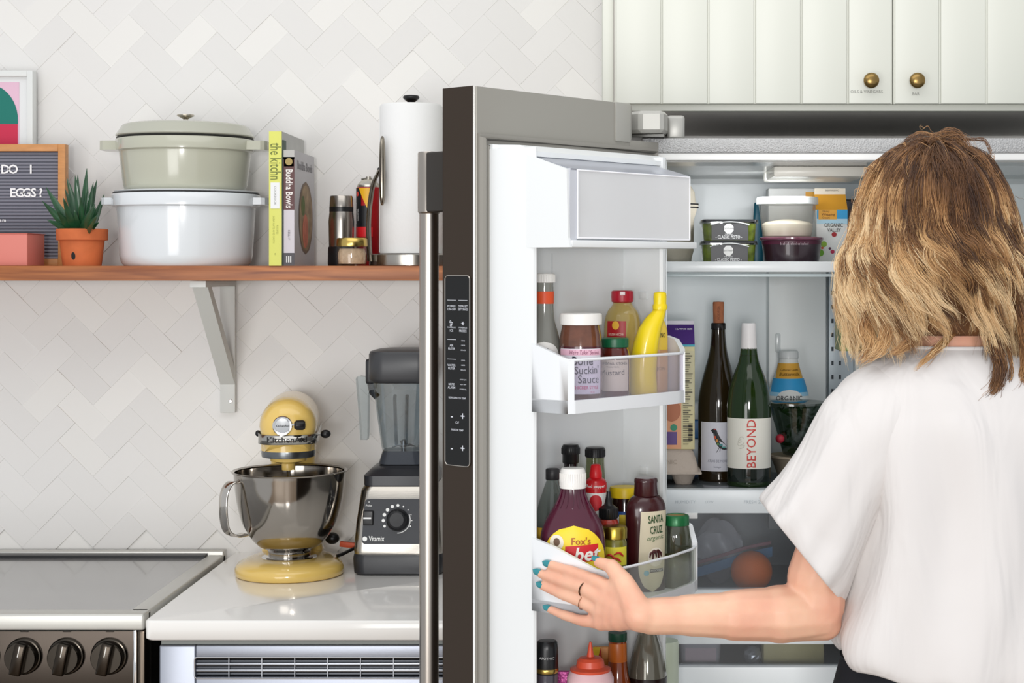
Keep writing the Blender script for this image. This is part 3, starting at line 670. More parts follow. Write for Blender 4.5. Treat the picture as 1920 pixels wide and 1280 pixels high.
loft('lid', [lr(.056, .366), lr(.062, .370), lr(.0645, .376), lr(.0645, .422), lr(.062, .428), lr(.05, .431), lr(.03, .433)], M('#3b3c3f', .35), t, angle=.7)
MB().box(-.074, -.055, -.018, .018, .362, .412, .006).obj('lid_latch', M('#2e2f32', .35), t, True, angle=1.2)
MB().tube([(-.066, 0, .365), (-.062, 0, .345), (-.052, 0, .335)], .007, 10).obj('latch_clip', M('#2f3338', .2), t, True)
hx = (XX(670, Y)-XX(757, Y)); hx2 = XX(689, Y)-XX(757, Y)
hl = [(hx-.001, .372), (hx, .376), (hx+.006, .378), (-.055, .372), (-.055, .352), (hx2+.006, .350), (hx2+.003, .34), (hx2+.002, .26), (hx2+.001, .252), (hx+.008, .252), (hx+.005, .30)]
v = [(x, -.014, z) for x, z in hl]+[(x, .014, z) for x, z in hl]; n = len(hl)
mk('jug_handle', v, [tuple(range(n)), tuple(range(2*n-1, n-1, -1))]+[(i, n+i, n+(i+1) % n, (i+1) % n) for i in range(n)], clear('#e6ebec', .1, .3, .95, .08), t)
# ================= CABINETS OVER THE FRIDGE =================
cabM = M('#d7d8ce', .38); cabI = M('#dedbd6', .8); brass = M('#8d7447', .28, 1, var=.2, vscale=60)
Y = 2.92; k = Y/F
xL = XX(1130, Y); zb = ZZ(208, Y); xD = XX(1153, Y); xS = XX(1671, Y); zd = ZZ(197, Y)
t = thing('wall_cabinet', 'off white double door wall cabinet with beadboard doors above the refrigerator', 'cabinet', (0, 0, 0))
xR = xS+(xS-xD)+.02
MB().box(xL, xR, Y+.004, 3.49, zb+.001, 2.72).obj('carcass', cabI, t)
MB().box(xL, xD-.003, Y, Y+.02, zb, 2.72, .001).box(xD-.003, xR, Y, Y+.02, zb, zd+.006, .001).obj('face_frame', cabM, t, True, angle=1.2)
MB().box(xL-.0015, xL, Y+.01, 3.49, zb, 2.72).obj('side_panel', cabM, t)
for x0, x1, kx, words, side in ((xD, xS-.0008, 1632, 'OILS & VINEGARS', 0), (xS+.0008, xR, 1718, 'BAR', 1)):
    dr = box('door', x0, x1, Y-.018, Y-.001, zd, 2.70, cabM, t, .0015, label='left beadboard door' if side == 0 else 'right beadboard door')
    pitch = (XX(1500, Y)-XX(1240, Y))/3
    xa = x0+.0005; nx = XX(1240, Y) if side == 0 else XX(1758, Y)
    while xa < x1-.01:
        xb = min(nx, x1-.0005)
        MB().box(xa+.0016, xb-.0016, Y-.0215, Y-.0175, zd+.0005, 2.70, .0016).obj('plank', cabM, dr, True, angle=1.2)
        if xb < x1-.01: MB().tube([(xb, Y-.0185, zd+.001), (xb, Y-.0185, 2.70)], .0017, 8).obj('bead', cabM, dr, True)
        xa = xb; nx = xb+pitch
    c = W(kx, 152, Y-.03)
    m = Matrix.Translation((c.x, Y-.0215, c.z)) @ Matrix.Rotation(PI/2, 4, 'X')
    MB().lathe([(.0095, 0), (.0085, .002), (.005, .005), (.0055, .010)]+rr([(.010, .013), (.0132, .018), (.0128, .023), (.008, .027), (.002, .028)], 4)+[(1e-5, .028)], 32, mat=m).obj('knob', brass, dr, True, angle=.6)
    lc = W(1625 if side == 0 else 1717, 172 if side == 0 else 176, Y-.022)
    lettering([(words, .0072, 0, 0, .0, 0)], M('#8e8e88', .6), flat(lc.x, Y-.0219, lc.z), dr)
# ================= REFRIGERATOR =================
FA = math.atan2(.766, .643); FO = Vector((-.194, 2.388, 0)); U = Vector((.643, .766, 0)); N = Vector((.763, -.646, 0))
def dpos(px, n):
    q = (px-VX)/F; u = (q*(2.388-.646*n)+.194-.763*n)/(.643-.766*q); p = FO+U*u+N*n; return p.x, p.y
fr = thing('refrigerator', 'large stainless French door refrigerator with its left door standing open', 'refrigerator', (0, 0, 0))
FYF = 2.71; x0, x1 = .050, .978
linM = M('#eaf0f2', .3, coat=.2); shM = M('#8f8f8d', .4, .6); hamM = M('#b4b4b4', .35, .6, bump=1, bscale=420)
MB().box(x0, x0+.028, FYF+.01, 3.46, .02, 1.69).box(x1-.028, x1, FYF+.01, 3.46, .02, 1.69).box(x0, x1, 3.43, 3.46, .02, 1.69).box(x0, x1, FYF+.01, 3.46, 1.675, 1.705).obj('cabinet_shell', shM, fr)
box('top_rim', x0, x1, FYF, FYF+.03, 1.6835, 1.7075, hamM, fr, .002)
box('liner_flange', x0+.002, x1-.002, FYF+.002, FYF+.04, 1.672, 1.6833, WHITE, fr, .001)
IY = 3.25
MB().box(x0+.028, x0+.04, FYF+.012, IY, .60, 1.673).box(x1-.04, x1-.028, FYF+.012, IY, .60, 1.673).box(x0+.03, x1-.03, IY, IY+.02, .60, 1.673).obj('liner', linM, fr)
v = []
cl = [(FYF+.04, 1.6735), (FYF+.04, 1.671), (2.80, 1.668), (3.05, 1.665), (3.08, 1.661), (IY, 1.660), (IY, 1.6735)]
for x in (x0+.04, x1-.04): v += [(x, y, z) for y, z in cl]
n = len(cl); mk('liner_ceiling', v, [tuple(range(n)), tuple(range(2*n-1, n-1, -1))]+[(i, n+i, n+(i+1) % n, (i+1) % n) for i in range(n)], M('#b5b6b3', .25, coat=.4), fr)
box('centre_beam', .475, .50, FYF+.02, 3.0, 1.645, 1.675, WHITE, fr, .004)
box('light_cover', XX(1440, 2.9), XX(1610, 2.9), 2.80, 2.99, 1.650, 1.668, frosted('#dedbd2', .9), fr, .005)
box('air_duct', XX(1441, 3.2), XX(1549, 3.2), 3.20, IY-.0005, 1.0, 1.56, M('#eef1f0', .35), fr, .003)
lx0, lx1 = XX(1554, 3.23), XX(1600, 3.23)
ld = box('shelf_track', lx0, lx1, 3.232, IY-.0005, 1.0, 1.56, M('#c3ccd2', .35, .2), fr, .002)
mb = MB(); z = ZZ(545, 3.23)
for q in range(14):
    for xx in (1561, 1575): mb.box(XX(xx, 3.23)-.002, XX(xx, 3.23)+.002, 3.2305, 3.233, z-.008, z, 0)
    z -= 26.3*3.23/F
mb.obj('track_slots', M('#3d4348', .6), ld)
box('duct_slot', XX(1455, 3.19), XX(1464, 3.19), 3.194, 3.201, ZZ(660, 3.2), ZZ(625, 3.2), M('#e8ecec', .2), fr, .002)
def shelf(nm, xa, xb, ya, yb, z0, z1, gz):
    s = box(nm, xa, xb, ya, ya+.022, z0, z1, M('#e6eaeb', .25), fr, .003)
    box('glass_pane', xa+.002, xb-.002, ya+.02, yb, gz-.005, gz, clear('#e6eef0', .4, .04, .98), s)
    for sx_ in (xa, xb-.008): box('side_rail', sx_, sx_+.008, ya+.02, yb, gz-.016, gz-.0052, M('#d5dadc', .35), s)
    return s
xa, xb = x0+.041, lx1+.02
S1 = 1.506; shelf('shelf', xa, xb, 2.86, 3.22, ZZ(510, 2.86), ZZ(490, 2.86), S1); box('shelf_lip', xa, xb, 2.866, 2.885, ZZ(519, 2.86), ZZ(513, 2.86), M('#b9c4c6', .25), fr, .001)
shelf('shelf', xb+.004, x1-.042, 2.86, 3.22, ZZ(660, 2.9), ZZ(648, 2.9), 1.352)
S2 = 1.1220; shelf('shelf', xb+.004, x1-.042, 2.86, 3.22, 1.555, 1.567, 1.565)
gl = box('crisper_cover', xa, x1-.042, 2.872, IY-.001, S2-.010, S2, M('#565c5f', .15, var=.1), fr, .001, label='dark glass crisper cover')
ch = box('crisper_header', xa, x1-.042, 2.85, 2.873, 1.0815, S2, M('#e3e9ec', .3), fr, .003)
lettering([('HUMIDITY', .0075, XX(1285, 2.85), ZZ(941, 2.85)), ('LOW', .006, XX(1330, 2.85), ZZ(941, 2.85)), ('FRESH ZONE', .008, XX(1420, 2.85), ZZ(941, 2.85))], M('#b9c2c8', .4), flat(0, 2.8496, 0), ch)
box('slide_tab', XX(1284, 2.85), XX(1308, 2.85), 2.848, 2.86, ZZ(972, 2.85), ZZ(961, 2.85), WHITE, fr, .001)
cz = .93
MB().box(xa, .62, 2.868, 3.22, cz-.006, cz).box(xa, xa+.004, 2.868, 3.22, cz, 1.07)  .box(.616, .62, 2.868, 3.22, cz, 1.07).box(xa, .62, 3.216, 3.22, cz, 1.07).obj('crisper_drawer', M('#aeb4b8', .4), fr)
box('crisper_window', xa+.001, .619, 2.862, 2.866, ZZ(1103, 2.86), 1.0810, clear('#eef0f2', .25, .2, 1.0, .04), fr)
box('crisper_front', xa, x1-.042, 2.852, 2.88, ZZ(1206, 2.86), ZZ(1104, 2.86), M('#e3e8ea', .3), fr, .003)
dz = .800
MB().box(xa, .90, 2.90, 3.22, dz-.006, dz).box(xa, xa+.004, 2.9, 3.22, dz, .85).box(xa, .9, 3.2, 3.22, dz, .85).obj('deli_drawer', M('#9aa0a5', .5), fr)
box('deli_window', xa+.001, .90, 2.865, 2.869, ZZ(1249, 2.86), ZZ(1207, 2.86), clear('#eef0f2', .25, .2, 1.0, .04), fr)
box('deli_front', xa, x1-.042, 2.852, 2.88, .60, ZZ(1248, 2.86), M('#e3e8ea', .3), fr, .003)
box('freezer_drawer', x0, x1, FYF-.03, FYF+.0, .06, .58, M('#6b625a', .3, 1), fr, .004)
# hinge covers on the body
hm = M('#a9a8a3', .35, .3)
MB().prism([(XX(1170, 2.74), 2.79), (XX(1172, 2.69), 2.70), (XX(1200, 2.67), 2.672), (XX(1243, 2.67), 2.672), (XX(1252, 2.70), 2.70), (XX(1252, 2.78), 2.79)], ZZ(250, 2.69), ZZ(209, 2.69)).obj('hinge_cover', M('#b0afa9', .35, .2), fr).modifiers.new('b', 'BEVEL').width = .005
MB().box(XX(1250, 2.76), XX(1283, 2.76), 2.74, 2.80, 1.7077, ZZ(218, 2.76), .005).obj('hinge_cap', hm, fr, True, angle=1.2)
MB().prism([(XX(1180, 2.74), 2.78), (XX(1185, 2.69), 2.705), (XX(1245, 2.67), 2.69), (XX(1250, 2.78), 2.78)], ZZ(256, 2.69), ZZ(251, 2.69)).obj('hinge_plate', M('#8d8c88', .3, .8), fr)
# ---- door (rotated part) ----
edgeM = M('#483e36', .34, .85, bump=.03, bscale=30, stretch=(1, 1, 40)); inM = M('#99968e', .35, .25)
mb = MB(); DT = 1.757
outl = [(0.0, .004), (.004, 0), (.347, 0), (.347, .062), (.004, .062), (0, .058)]
door = MB().prism(outl, .70, DT).prism([(.346, 0), (.42, 0), (.42, .062), (.346, .062)], .70, 1.70).obj('door', inM, fr, False)
door.location = FO; door.rotation_euler = (0, 0, FA)
box('edge_skin', -.0012, .0002, .003, .0635, .70, DT+.0006, edgeM, door)
box('front_skin', -.0012, .42, .0620, .0640, .70, DT+.0004, edgeM, door, .0005)
MB().tube([(.0008, .0015, .70), (.0008, .0015, DT)], .0022, 10).obj('edge_trim', M('#cfccc6', .25, .9), door, True)
box('top_cap', .310, .3475, -.0035, .06, 1.6955, DT+.001, M('#a4a29b', .35, .25), door, .004)
box('top_cap', .318, .352, -.0015, .055, 1.7, DT-.001, M('#8f8d87', .35, .25), door, .003)
gk = M('#8d8a83', .45)
mb = MB()
for off, r_ in ((0, .0065), (.010, .004)):
    q = [(.012+off, 1.683-off), (.405-off, 1.683-off), (.405-off, .72+off), (.012+off, .72+off)]
    mb.tube([(a, -.004, b) for a, b in q], r_, 8, closed=True)
mb.box(.006, .411, -.004, 0, .715, 1.690, 0)
mb.obj('gasket', gk, door, True)
lnM = M('#e6e9ea', .28, coat=.2)
mb = MB()
mb.box(.024, .40, -.012, -.002, .73, 1.675)
mb.prism([(.022, -.008), (.0275, -.082), (.029, -.087), (.0325, -.089), (.036, -.087), (.040, -.080), (.050, -.010)], .76, 1.668)
mb.prism([(.317, -.008), (.317, -.084), (.3195, -.0885), (.326, -.0885), (.333, -.084), (.392, -.008)], .76, 1.668)
mb.obj('liner', lnM, door, True, angle=.5)
v = [(.03 if x == 0 else .385+(y+.008)*.72, y, z) for x in (0, 1) for y, z in ((-.008, 1.675), (-.06, 1.672), (-.086, 1.662), (-.086, 1.655), (-.008, 1.655))]
mk('liner_top', v, [(0, 1, 2, 3, 4), (9, 8, 7, 6, 5)]+[(i, 5+i, 5+(i+1) % 5, (i+1) % 5) for i in range(5)], lnM, door)
box('liner_joint', .15, .1512, -.0128, -.0118, 1.32, 1.52, M('#cfd3d4', .4), door)
for zz_ in (1.45, 1.18, 1.12): box('bin_mount', .3145, .3175, -.06, -.045, zz_, zz_+.012, lnM, door, .001)
# dairy compartment
sd = [(-.045, 1.667), (-.1505, 1.635), (-.153, 1.54), (-.157, 1.527), (-.045, 1.527)]
v = [(x, y, z) for x in (.0270, .0315) for y, z in sd]
mk('compartment_side', v, [(0, 1, 2, 3, 4), (9, 8, 7, 6, 5)]+[(i, 5+i, 5+(i+1) % 5, (i+1) % 5) for i in range(5)], lnM, door)
box('compartment_floor', .0318, .316, -.157, -.012, 1.527, 1.537, lnM, door, .002)
box('compartment_strip', .0318, .046, -.1525, -.148, 1.537, 1.636, M('#c6c9d0', .3), door)
cc = clear('#ffffff', .4, .08, 1.0, .55)
MB().box(.046, .303, -.1525, -.150, 1.539, 1.634).box(.3005, .303, -.15, -.0995, 1.539, 1.634).obj('compartment_window', cc, door)
v = [(x, y, z) for x in (.034, .303) for y, z in ((-.1525, 1.636), (-.1525, 1.6335), (-.04, 1.664), (-.04, 1.6665))]
mk('compartment_lid', v, [(0, 1, 2, 3), (7, 6, 5, 4)]+[(i, 4+i, 4+(i+1) % 4, (i+1) % 4) for i in range(4)], clear('#e8eaf0', .4, .1, .99, .3), door)
MB().tube([(.046, -.1528, 1.634), (.303, -.1528, 1.634), (.303, -.1528, 1.54)], .0012, 6).tube([(.046, -.154, 1.634), (.046, -.154, 1.540), (.30, -.154, 1.5405)], .0013, 6).obj('window_rim', M('#f6f6fb', .15), door, True)
def ribbon(pts, th, z0, z1s, z0s=None):
    """thick wall following a plan line; z1s is a top height per point"""
    P = [Vector((a, b, 0)) for a, b in pts]; n = len(P); A = []; B = []
    for i, p in enumerate(P):
        d = (P[min(i+1, n-1)]-P[max(i-1, 0)]).normalized(); q = Vector((-d.y, d.x, 0))*th/2; A.append(p+q); B.append(p-q)
    if not isinstance(z1s, list): z1s = [z1s]*n
    v = [(a.x, a.y, z0) for a in A]+[(b.x, b.y, z0) for b in B]+[(a.x, a.y, z) for a, z in zip(A, z1s)]+[(b.x, b.y, z) for b, z in zip(B, z1s)]
    f = []
    for i in range(n-1): f += [(i, i+1, 2*n+i+1, 2*n+i), (n+i+1, n+i, 3*n+i, 3*n+i+1), (2*n+i, 2*n+i+1, 3*n+i+1, 3*n+i), (i+1, i, n+i, n+i+1)]
    f += [(0, 2*n, 3*n, n), (n-1, 2*n-1, 4*n-1, 3*n-1)]
    return v, f
binM = M('#e8ebee', .25, coat=.3)
def bin_(outline, iL, iR, z0, zf, zw, leftTops, rightTops, nm='door_bin'):
    """outline: plan points; 0..iL left white wall, iL..iR clear front, iR.. right white wall"""
    mb = MB(); mb.prism(outline+[(outline[-1][0], -.013), (outline[0][0], -.013)], z0, zf-.003)
    mb.add(*ribbon(outline, .006, z0, zw))
    mb.add(*ribbon(outline[:iL+1], .006, z0, leftTops)); mb.add(*ribbon(outline[iR:], .008, z0, rightTops))
    b_ = mb.obj(nm, binM, door, True, angle=.5)
    return b_
mo = [(.0290, -.086), (.030, -.115), (.031, -.135), (.0335, -.148), (.040, -.1525), (.12, -.1545), (.20, -.1545), (.27, -.153), (.29, -.149), (.303, -.139), (.314, -.120), (.3165, -.100)]
bin_(mo, 4, 8, 1.297, 1.306, 1.3155, [1.393, 1.384, 1.377, 1.373, 1.373], [1.372, 1.376, 1.39, 1.395])
v, f = ribbon(mo[4:9], .0025, 1.3155, 1.371); MB().add(v, f).obj('bin_window', clear('#f6f4fa', .35, .06, 1.0, .07), door)
MB().tube([(a, b-.001, 1.371) for a, b in mo[3:10]], .0022, 8).obj('bin_window_rim', M('#e9ecf0', .15), door, True)
lo = [(.0290, -.086), (.030, -.125), (.034, -.170), (.038, -.195), (.046, -.204), (.060, -.207), (.12, -.206), (.20, -.199), (.262, -.186), (.288, -.174), (.308, -.150), (.3165, -.110)]
bin_(lo, 5, 9, 1.019, 1.027, 1.0355, [1.121, 1.112, 1.097, 1.088, 1.085, 1.084], [1.090, 1.112, 1.125])
v, f = ribbon(lo[5:10], .0025, 1.0355, 1.085); MB().add(v, f).obj('bin_window', clear('#f4f6f2', .35, .06, 1.0, .06), door)
MB().tube([(a, b-.001, 1.085) for a, b in lo[4:10]], .0020, 8).obj('bin_window_rim', M('#e9ecf0', .15), door, True)
BB = .735
bin_(mo, 4, 8, BB-.009, BB, BB+.01, [.82]*5, [.82]*4)
v, f = ribbon(mo[4:9], .0025, BB+.01, .80); MB().add(v, f).obj('bin_window', clear('#f6f4fa', .35, .06, 1.0, .07), door)
# handle: local x .02, y = .1141
hx, hy = .02, .114
hM = M('#a8a199', .30, 1)
hn = MB().tube([(hx, hy, .78), (hx, hy, 1.60)], .0142, 24).obj('handle', hM, door, True)
lathe('handle_cap', [(.0145, 1.578), (.0165, 1.5805), (.0165, 1.667), (.0155, 1.669), (1e-5, 1.669)], hM, door, 32, loc=(hx, hy, 0), angle=.6)
MB().box(hx-.014, hx+.014, .0635, hy-.006, 1.580, 1.668, .003).obj('handle_mount', M('#4a4642', .3, .9), door, True, angle=1.2)
MB().box(hx-.014, hx+.014, .0635, hy-.006, .785, .86, .003).obj('handle_mount', M('#4a4642', .3, .9), door, True, angle=1.2)
# control panel on the free edge
pz0, pz1 = 1.5-(872-500)/1308, 1.5-(517-500)/1308; py = .0325; pw = .049
pc = (pz0+pz1)/2; ph = pz1-pz0
pl = rrect(pw, ph, .006, 5)
v = [(-.0026, py-a, pc+b) for a, b in pl]+[(0, py-a, pc+b) for a, b in pl]; n = len(pl)
cpn = mk('control_panel', v, [tuple(range(n)), ]+[(i, n+i, n+(i+1) % n, (i+1) % n) for i in range(n)], M('#050608', .6), door)
MB().tube([(-.0024, py-a*1.02, pc+b*1.003) for a, b in pl], .0009, 6, closed=True).obj('panel_rim', M('#b9b2aa', .2, 1), door, True)
KZ = lambda y: 1.5-(y-500)/1308.0
T = []
for s, sz_, x, y in (('POWER', .0068, -.0115, 574), ('ON-OFF', .0068, -.0115, 580), ('DEFAULT', .0064, .0115, 574), ('SETTINGS', .0064, .0115, 580), ('POWERPLUS', .0042, -.0115, 614), ('ICE', .0068, -.0115, 620), ('POWERPLUS', .0042, .0115, 614), ('FREEZE', .0068, .0115, 620),
    ('AIR', .0068, -.0115, 648), ('FILTER', .0068, -.0115, 654), ('GOOD', .0035, .012, 638), ('ORDER', .0035, .012, 647), ('REPLACE', .0035, .012, 656), ('WATER', .0068, -.0115, 685), ('FILTER', .0068, -.0115, 691), ('GOOD', .0035, .012, 675), ('ORDER', .0035, .012, 684), ('REPLACE', .0035, .012, 693),
    ('MUTE', .0068, -.0115, 721), ('ALARM', .0068, -.0115, 727), ('DOOR AJAR', .0035, .012, 711), ('HIGH TEMP', .0035, .012, 720), ('POWER FAIL', .0035, .012, 729), ('REFRIGERATOR TEMP', .0052, 0, 746), ('C/F', .0072, 0, 792), ('FREEZER TEMP', .0055, 0, 806)):
    T.append((s, sz_*.70, x, KZ(y), .004))
for y in (780, 840): T += [('-', .016, -.011, KZ(y), .01), ('+', .016, .011, KZ(y), .01)]
lettering(T, M('#cfd2da', .4), lambda a, b: Vector((-.0028, py-a, b)), cpn)
mb = MB()
for y, xs in ((563, (-.0115, .0115)), (637, (-.0115,)), (674, (-.0115,))):
    for x in xs: mb.box(-.0028, -.0024, py-x-.009, py-x+.009, KZ(y), KZ(y)+.0006)
for a in range(3):
    th = a*PI/3; mb.tube([(-.0030, py-.0115-.003*math.cos(th), KZ(606)-.003*math.sin(th)), (-.0030, py-.0115+.003*math.cos(th), KZ(606)+.003*math.sin(th))], .0005, 4)
for a, b in ((-.002, .002), (.001, 0), (-.001, -.003)): mb.tube([(-.003, py+.0115-a+.0015*math.cos(q), KZ(606)+b+.0015*math.sin(q)) for q in [2*PI*i/10 for i in range(10)]], .0005, 4, closed=True)
mb.obj('panel_symbols', M('#cfd2da', .4), cpn)

# the refrigerator's own ceiling lamp
lb_ = area('refrigerator_lamp', (.27, 2.93, 1.655), (.27, 3.15, 1.45), .14, .7, (.96, .98, 1))
# ================= THINGS IN THE DOOR BINS =================
def scaled(px_pts, k, zbase):
    """profile from (half width px, height z) pairs"""
    return [(max(1e-5, a*k), b) for a, b in px_pts]
class Item:
    """a standing container placed by image column, with image rows turned into heights"""
    def __init__(s, name, label, cat, px, z, n=None, Y=None, group=None, rot=0):
        if n is not None: X, Y_ = dpos(px, n)
        else: Y_ = Y; X = XX(px, Y)
        s.k = Y_/F; s.z = z; s.Y = Y_
        s.t = thing(name, label, cat, (X, Y_, z), rot, group)
    def h(s, y): return EYE-(y-VY)*s.k-s.z
    def prof(s, pts, sm=0):
        """pts: (half width in px, image row) from the bottom up"""
        p = [(max(1e-5, a*s.k), (0 if y is None else s.h(y))) for a, y in pts]
        return rr(p, sm) if sm else p
    def lathe(s, name, pts, mat, sm=0, sy=1, label=None, parent=None, seg=36, angle=None):
        p = s.prof(pts, sm)
        return lathe(name, p, mat, parent or s.t, seg, 1, sy, label, angle=angle or .8), p
def cap_ribs(it, r, y0, y1, mat, n=28, par=None):
    mb = MB(); k = it.k
    for q in range(n):
        a = 2*PI*q/n; x, y = r*k*math.cos(a), r*k*math.sin(a)
        mb.tube([(x, y, it.h(y0)), (x, y, it.h(y1))], .0006, 4)
    o = mb.obj('cap_ribs', mat, par or it.t); o['kind'] = 'stuff'; return o
GLS = clear('#dfe3df', .4, .04, .9); WC = M('#eceae6', .35)
# ---- middle bin ----
Z1 = 1.3062
I = Item('dressing_bottle', 'tall clear dressing bottle with white cap and orange neck band', 'bottle', 1021, Z1, n=.060)
gb = M('#9a9a92', .15, trans=.35, coat=.5)
o, p = I.lathe('body', [(34, None), (37, I.Y and 742), (37, 700), (34, 660), (26, 625), (19, 600), (17, 575), (17.5, 545), (17, 530)], gb, 3)
I.lathe('cap', [(18, 530), (19.5, 529), (19.5, 514), (18, 512.5), (0, 512.5)], WC); cap_ribs(I, 19.6, 529, 515, WC)
patch('neck_band', wrap(p, .0005), -.030, .030, I.h(569), I.h(546), M('#e2552a', .45), I.t)
o = ell('label', wrap(p, .0006), 0, I.h(668), .024, .022, M('#e9e7e2', .5), I.t)
lettering([("na's", .015, 0, I.h(660), .01)], BLK, wrap(p, .001), I.t, shear=.2)
I = Item('sauce_jar', 'large barbecue sauce jar with white lid and pink white handwritten label', 'jar', 1089, Z1, n=.108)
o, p = I.lathe('body', [(34, None), (39, 742), (40.5, 730), (41, 660), (39, 630), (36, 615), (35, 606)], M('#6b3f2c', .12, trans=.15, coat=.8, var=.25, vscale=60), 0)
patch('sauce_fill', wrap(p, .0003), -.058, .058, I.h(749), I.h(648), M('#4a1420', .2, coat=.6), I.t, 24, 6)
I.lathe('lid', [(36, 609), (39.5, 608), (40, 600), (39.5, 589), (37, 587), (0, 586.5)], WC, angle=.5)
lb = patch('label', wrap(p, .0006), -.034, .034, I.h(736), I.h(652), M('#e7e3ea', .5), I.t, 20, 6)
patch('pink_band', wrap(p, .0009), -.034, .034, I.h(664), I.h(653), M('#e9b9cb', .5), lb, 20, 1)
wp0 = wrap(p, .0013); wp = lambda a, b: wp0(a*.86+.0065, b)
lettering([("We're Talkin' Serious", .0085, .0, I.h(659), .0, 0, .052)], M('#8a4a68', .5), wp, lb, shear=.2)
lettering([("Bone", .017, -.004, I.h(675), .015), ("Suckin'", .0155, .004, I.h(692), .005, .03), ("Sauce", .0165, .007, I.h(709), .0)], M('#2c2c3c', .5), wp, lb)
lettering([("THICKER STYLE", .0062, .002, I.h(724), .02), ("16 oz", .004, .012, I.h(732))], M('#d4628c', .5), wp, lb)
I = Item('nectar_bottle', 'golden syrup bottle with a red flip cap and red label', 'bottle', 1167, Z1, n=.060)
o, p = I.lathe('body', [(30, None), (34, 745), (35, 700), (35, 640), (34, 605), (29, 585), (20, 573), (17, 566)], M('#cdb46a', .12, trans=.3, coat=.6), 3, sy=.8)
I.lathe('cap', [(17, 567), (20.5, 565), (21, 556), (20.5, 546), (18, 544.5), (0, 544)], M('#b3132b', .35), angle=.5)
MB().box(-.004, .004, -.0225, -.017, I.h(553), I.h(546), .001).obj('cap_tab', M('#e8d8d8', .3), I.t, True)
W1 = wrap(p, .0006, 1, .8)
lb = patch('label', W1, -.026, .005, I.h(700), I.h(601), M('#b01a20', .4), I.t, 10, 6)
ell('label_sun', wrap(p, .001, 1, .8), -.0105, I.h(609), .0055, .0065, M('#f0b93a', .5), lb)
lettering([('GOLDEN NECTAR', .0045, -.0105, I.h(626), .01, 0, .024)], M('#f0dcc8', .5), wrap(p, .001, 1, .8), lb)
I = Item('mustard_jar', 'short jar with a green lid and cream label in the middle bin', 'jar', 1153, Z1, n=.118)
o, p = I.lathe('body', [(25, None), (28, 744), (28, 668), (26, 656), (23, 650)], M('#5a1e18', .12, coat=.7, var=.2, vscale=40))
I.lathe('lid', [(23, 651), (26.5, 650), (27, 640), (26.5, 635), (24, 633), (0, 633)], M('#0e5a38', .35), angle=.5)
lb = patch('label', wrap(p, .0006), -.030, .022, I.h(731), I.h(673), M('#ddd3bd', .55), I.t, 16, 4)
lettering([('STONEWALL KITCHEN', .0055, -.003, I.h(680), .01, 0, .044), ('Roasted Garlic', .0030, -.003, I.h(686)), ('Mustard', .011, -.004, I.h(697), .0, .03)], M('#55504a', .5), wrap(p, .001), lb)
# curved yellow squeeze bottle
I = Item('mustard_bottle', 'bright yellow curved squeeze bottle with a yellow screw cap', 'bottle', 1210, Z1, n=.122)
k = I.k; yM = M('#f2d714', .35, coat=.3)
path = [(1208, 750, 24), (1207, 735, 25.5), (1205, 700, 25.5), (1207, 670, 25), (1212, 640, 23.5), (1219, 615, 21.5), (1228, 596, 18), (1234, 586, 14), (1237, 580, 12.5)]
rings = []
for cx_, cy_, r_ in path:
    z_ = max(0, I.h(cy_)) if cy_ < 750 else 0
    rings.append([((cx_-1210)*k+r_*k*math.cos(a), r_*.85*k*math.sin(a), z_) for a in [2*PI*q/28 for q in range(28)]])
loft('body', rings, yM, I.t, angle=1.2)
dx = (1237.5-1210)*k
for nm, pf in (('collar', [(13.5, 580), (14, 574), (13, 570)]), ('cap', [(12, 571), (12.4, 556), (11.8, 549), (9, 547), (0, 546.5)])):
    MB().lathe([(a*k, I.h(b)) for a, b in pf], 28, cx=dx).obj(nm, yM, I.t, True, angle=.6)
I = Item('relish_bottle', 'clear bottle of peach coloured sauce behind the yellow squeeze bottle', 'bottle', 1235, Z1, n=.100)
o, p = I.lathe('body', [(14, None), (17, 741), (17, 640), (15, 615), (10, 600), (9, 592)], M('#d7a878', .3, trans=.1), 3)
I.lathe('cap', [(9, 594), (11, 593), (11, 582), (0, 581.5)], M('#e8d23a', .4))
lb = patch('label', wrap(p, .0005), -.014, .016, I.h(655), I.h(596+6), M('#e6c64a', .5), I.t)
lettering([('DELANO', .010, 0, I.h(628), .01, 0, .020)], BLK, wrap(p, .001), lb)
lettering([('DIJON', .007, 0, I.h(690), 0)], M('#8a7058', .5), wrap(p, .001), I.t)
# ---- lower bin ----
Z2 = 1.0272
I = Item('syrup_bottle', 'large maroon chocolate syrup bottle with a white cap and yellow label', 'bottle', 1074, Z2, n=.114)
mar = M('#4a0f28', .22, coat=.6)
o, p = I.lathe('body', [(55, None), (61, 1110), (62, 1060), (61, 1010), (56, 985), (46, 965), (34, 945), (26, 928), (23, 914)], mar, 3, sy=.62, seg=48)
for q in range(-3, 4):
    a = -PI/2+q*.34; MB().tube([Vector(((rad(p, I.h(y))+.0005)*math.cos(a), (rad(p, I.h(y))*.62+.0005)*math.sin(a), I.h(y))) for y in (916, 928, 940, 950)], [.0010, .0016, .0018, .0008], 6).obj('neck_rib', mar, I.t, True)
I.lathe('cap', [(24.5, 914), (25, 906), (23.5, 882), (21, 877), (0, 876.5)], WC, angle=.6); cap_ribs(I, 24.3, 910, 886, WC, 36)
SW = lambda off: wrap(p, off, 1, .62, zc=I.h(1020))
def frontmap(off, sy_):
    def f(x, z):
        r = rad(p, z); x_ = max(-r*.985, min(r*.985, x)); return Vector((x_, -sy_*math.sqrt(r*r-x_*x_)-off, z))
    return f
lb = patch('label', frontmap(.0007, .62), -.043+.002, .045, I.h(1100), I.h(980), M('#f0d22c', .45), I.t, 20, 16, shape='ellipse')
o = ell('label_portrait', frontmap(.0012, .62), -.022, I.h(1011), .0098, .0108, M('#e8e0d0', .5), lb)
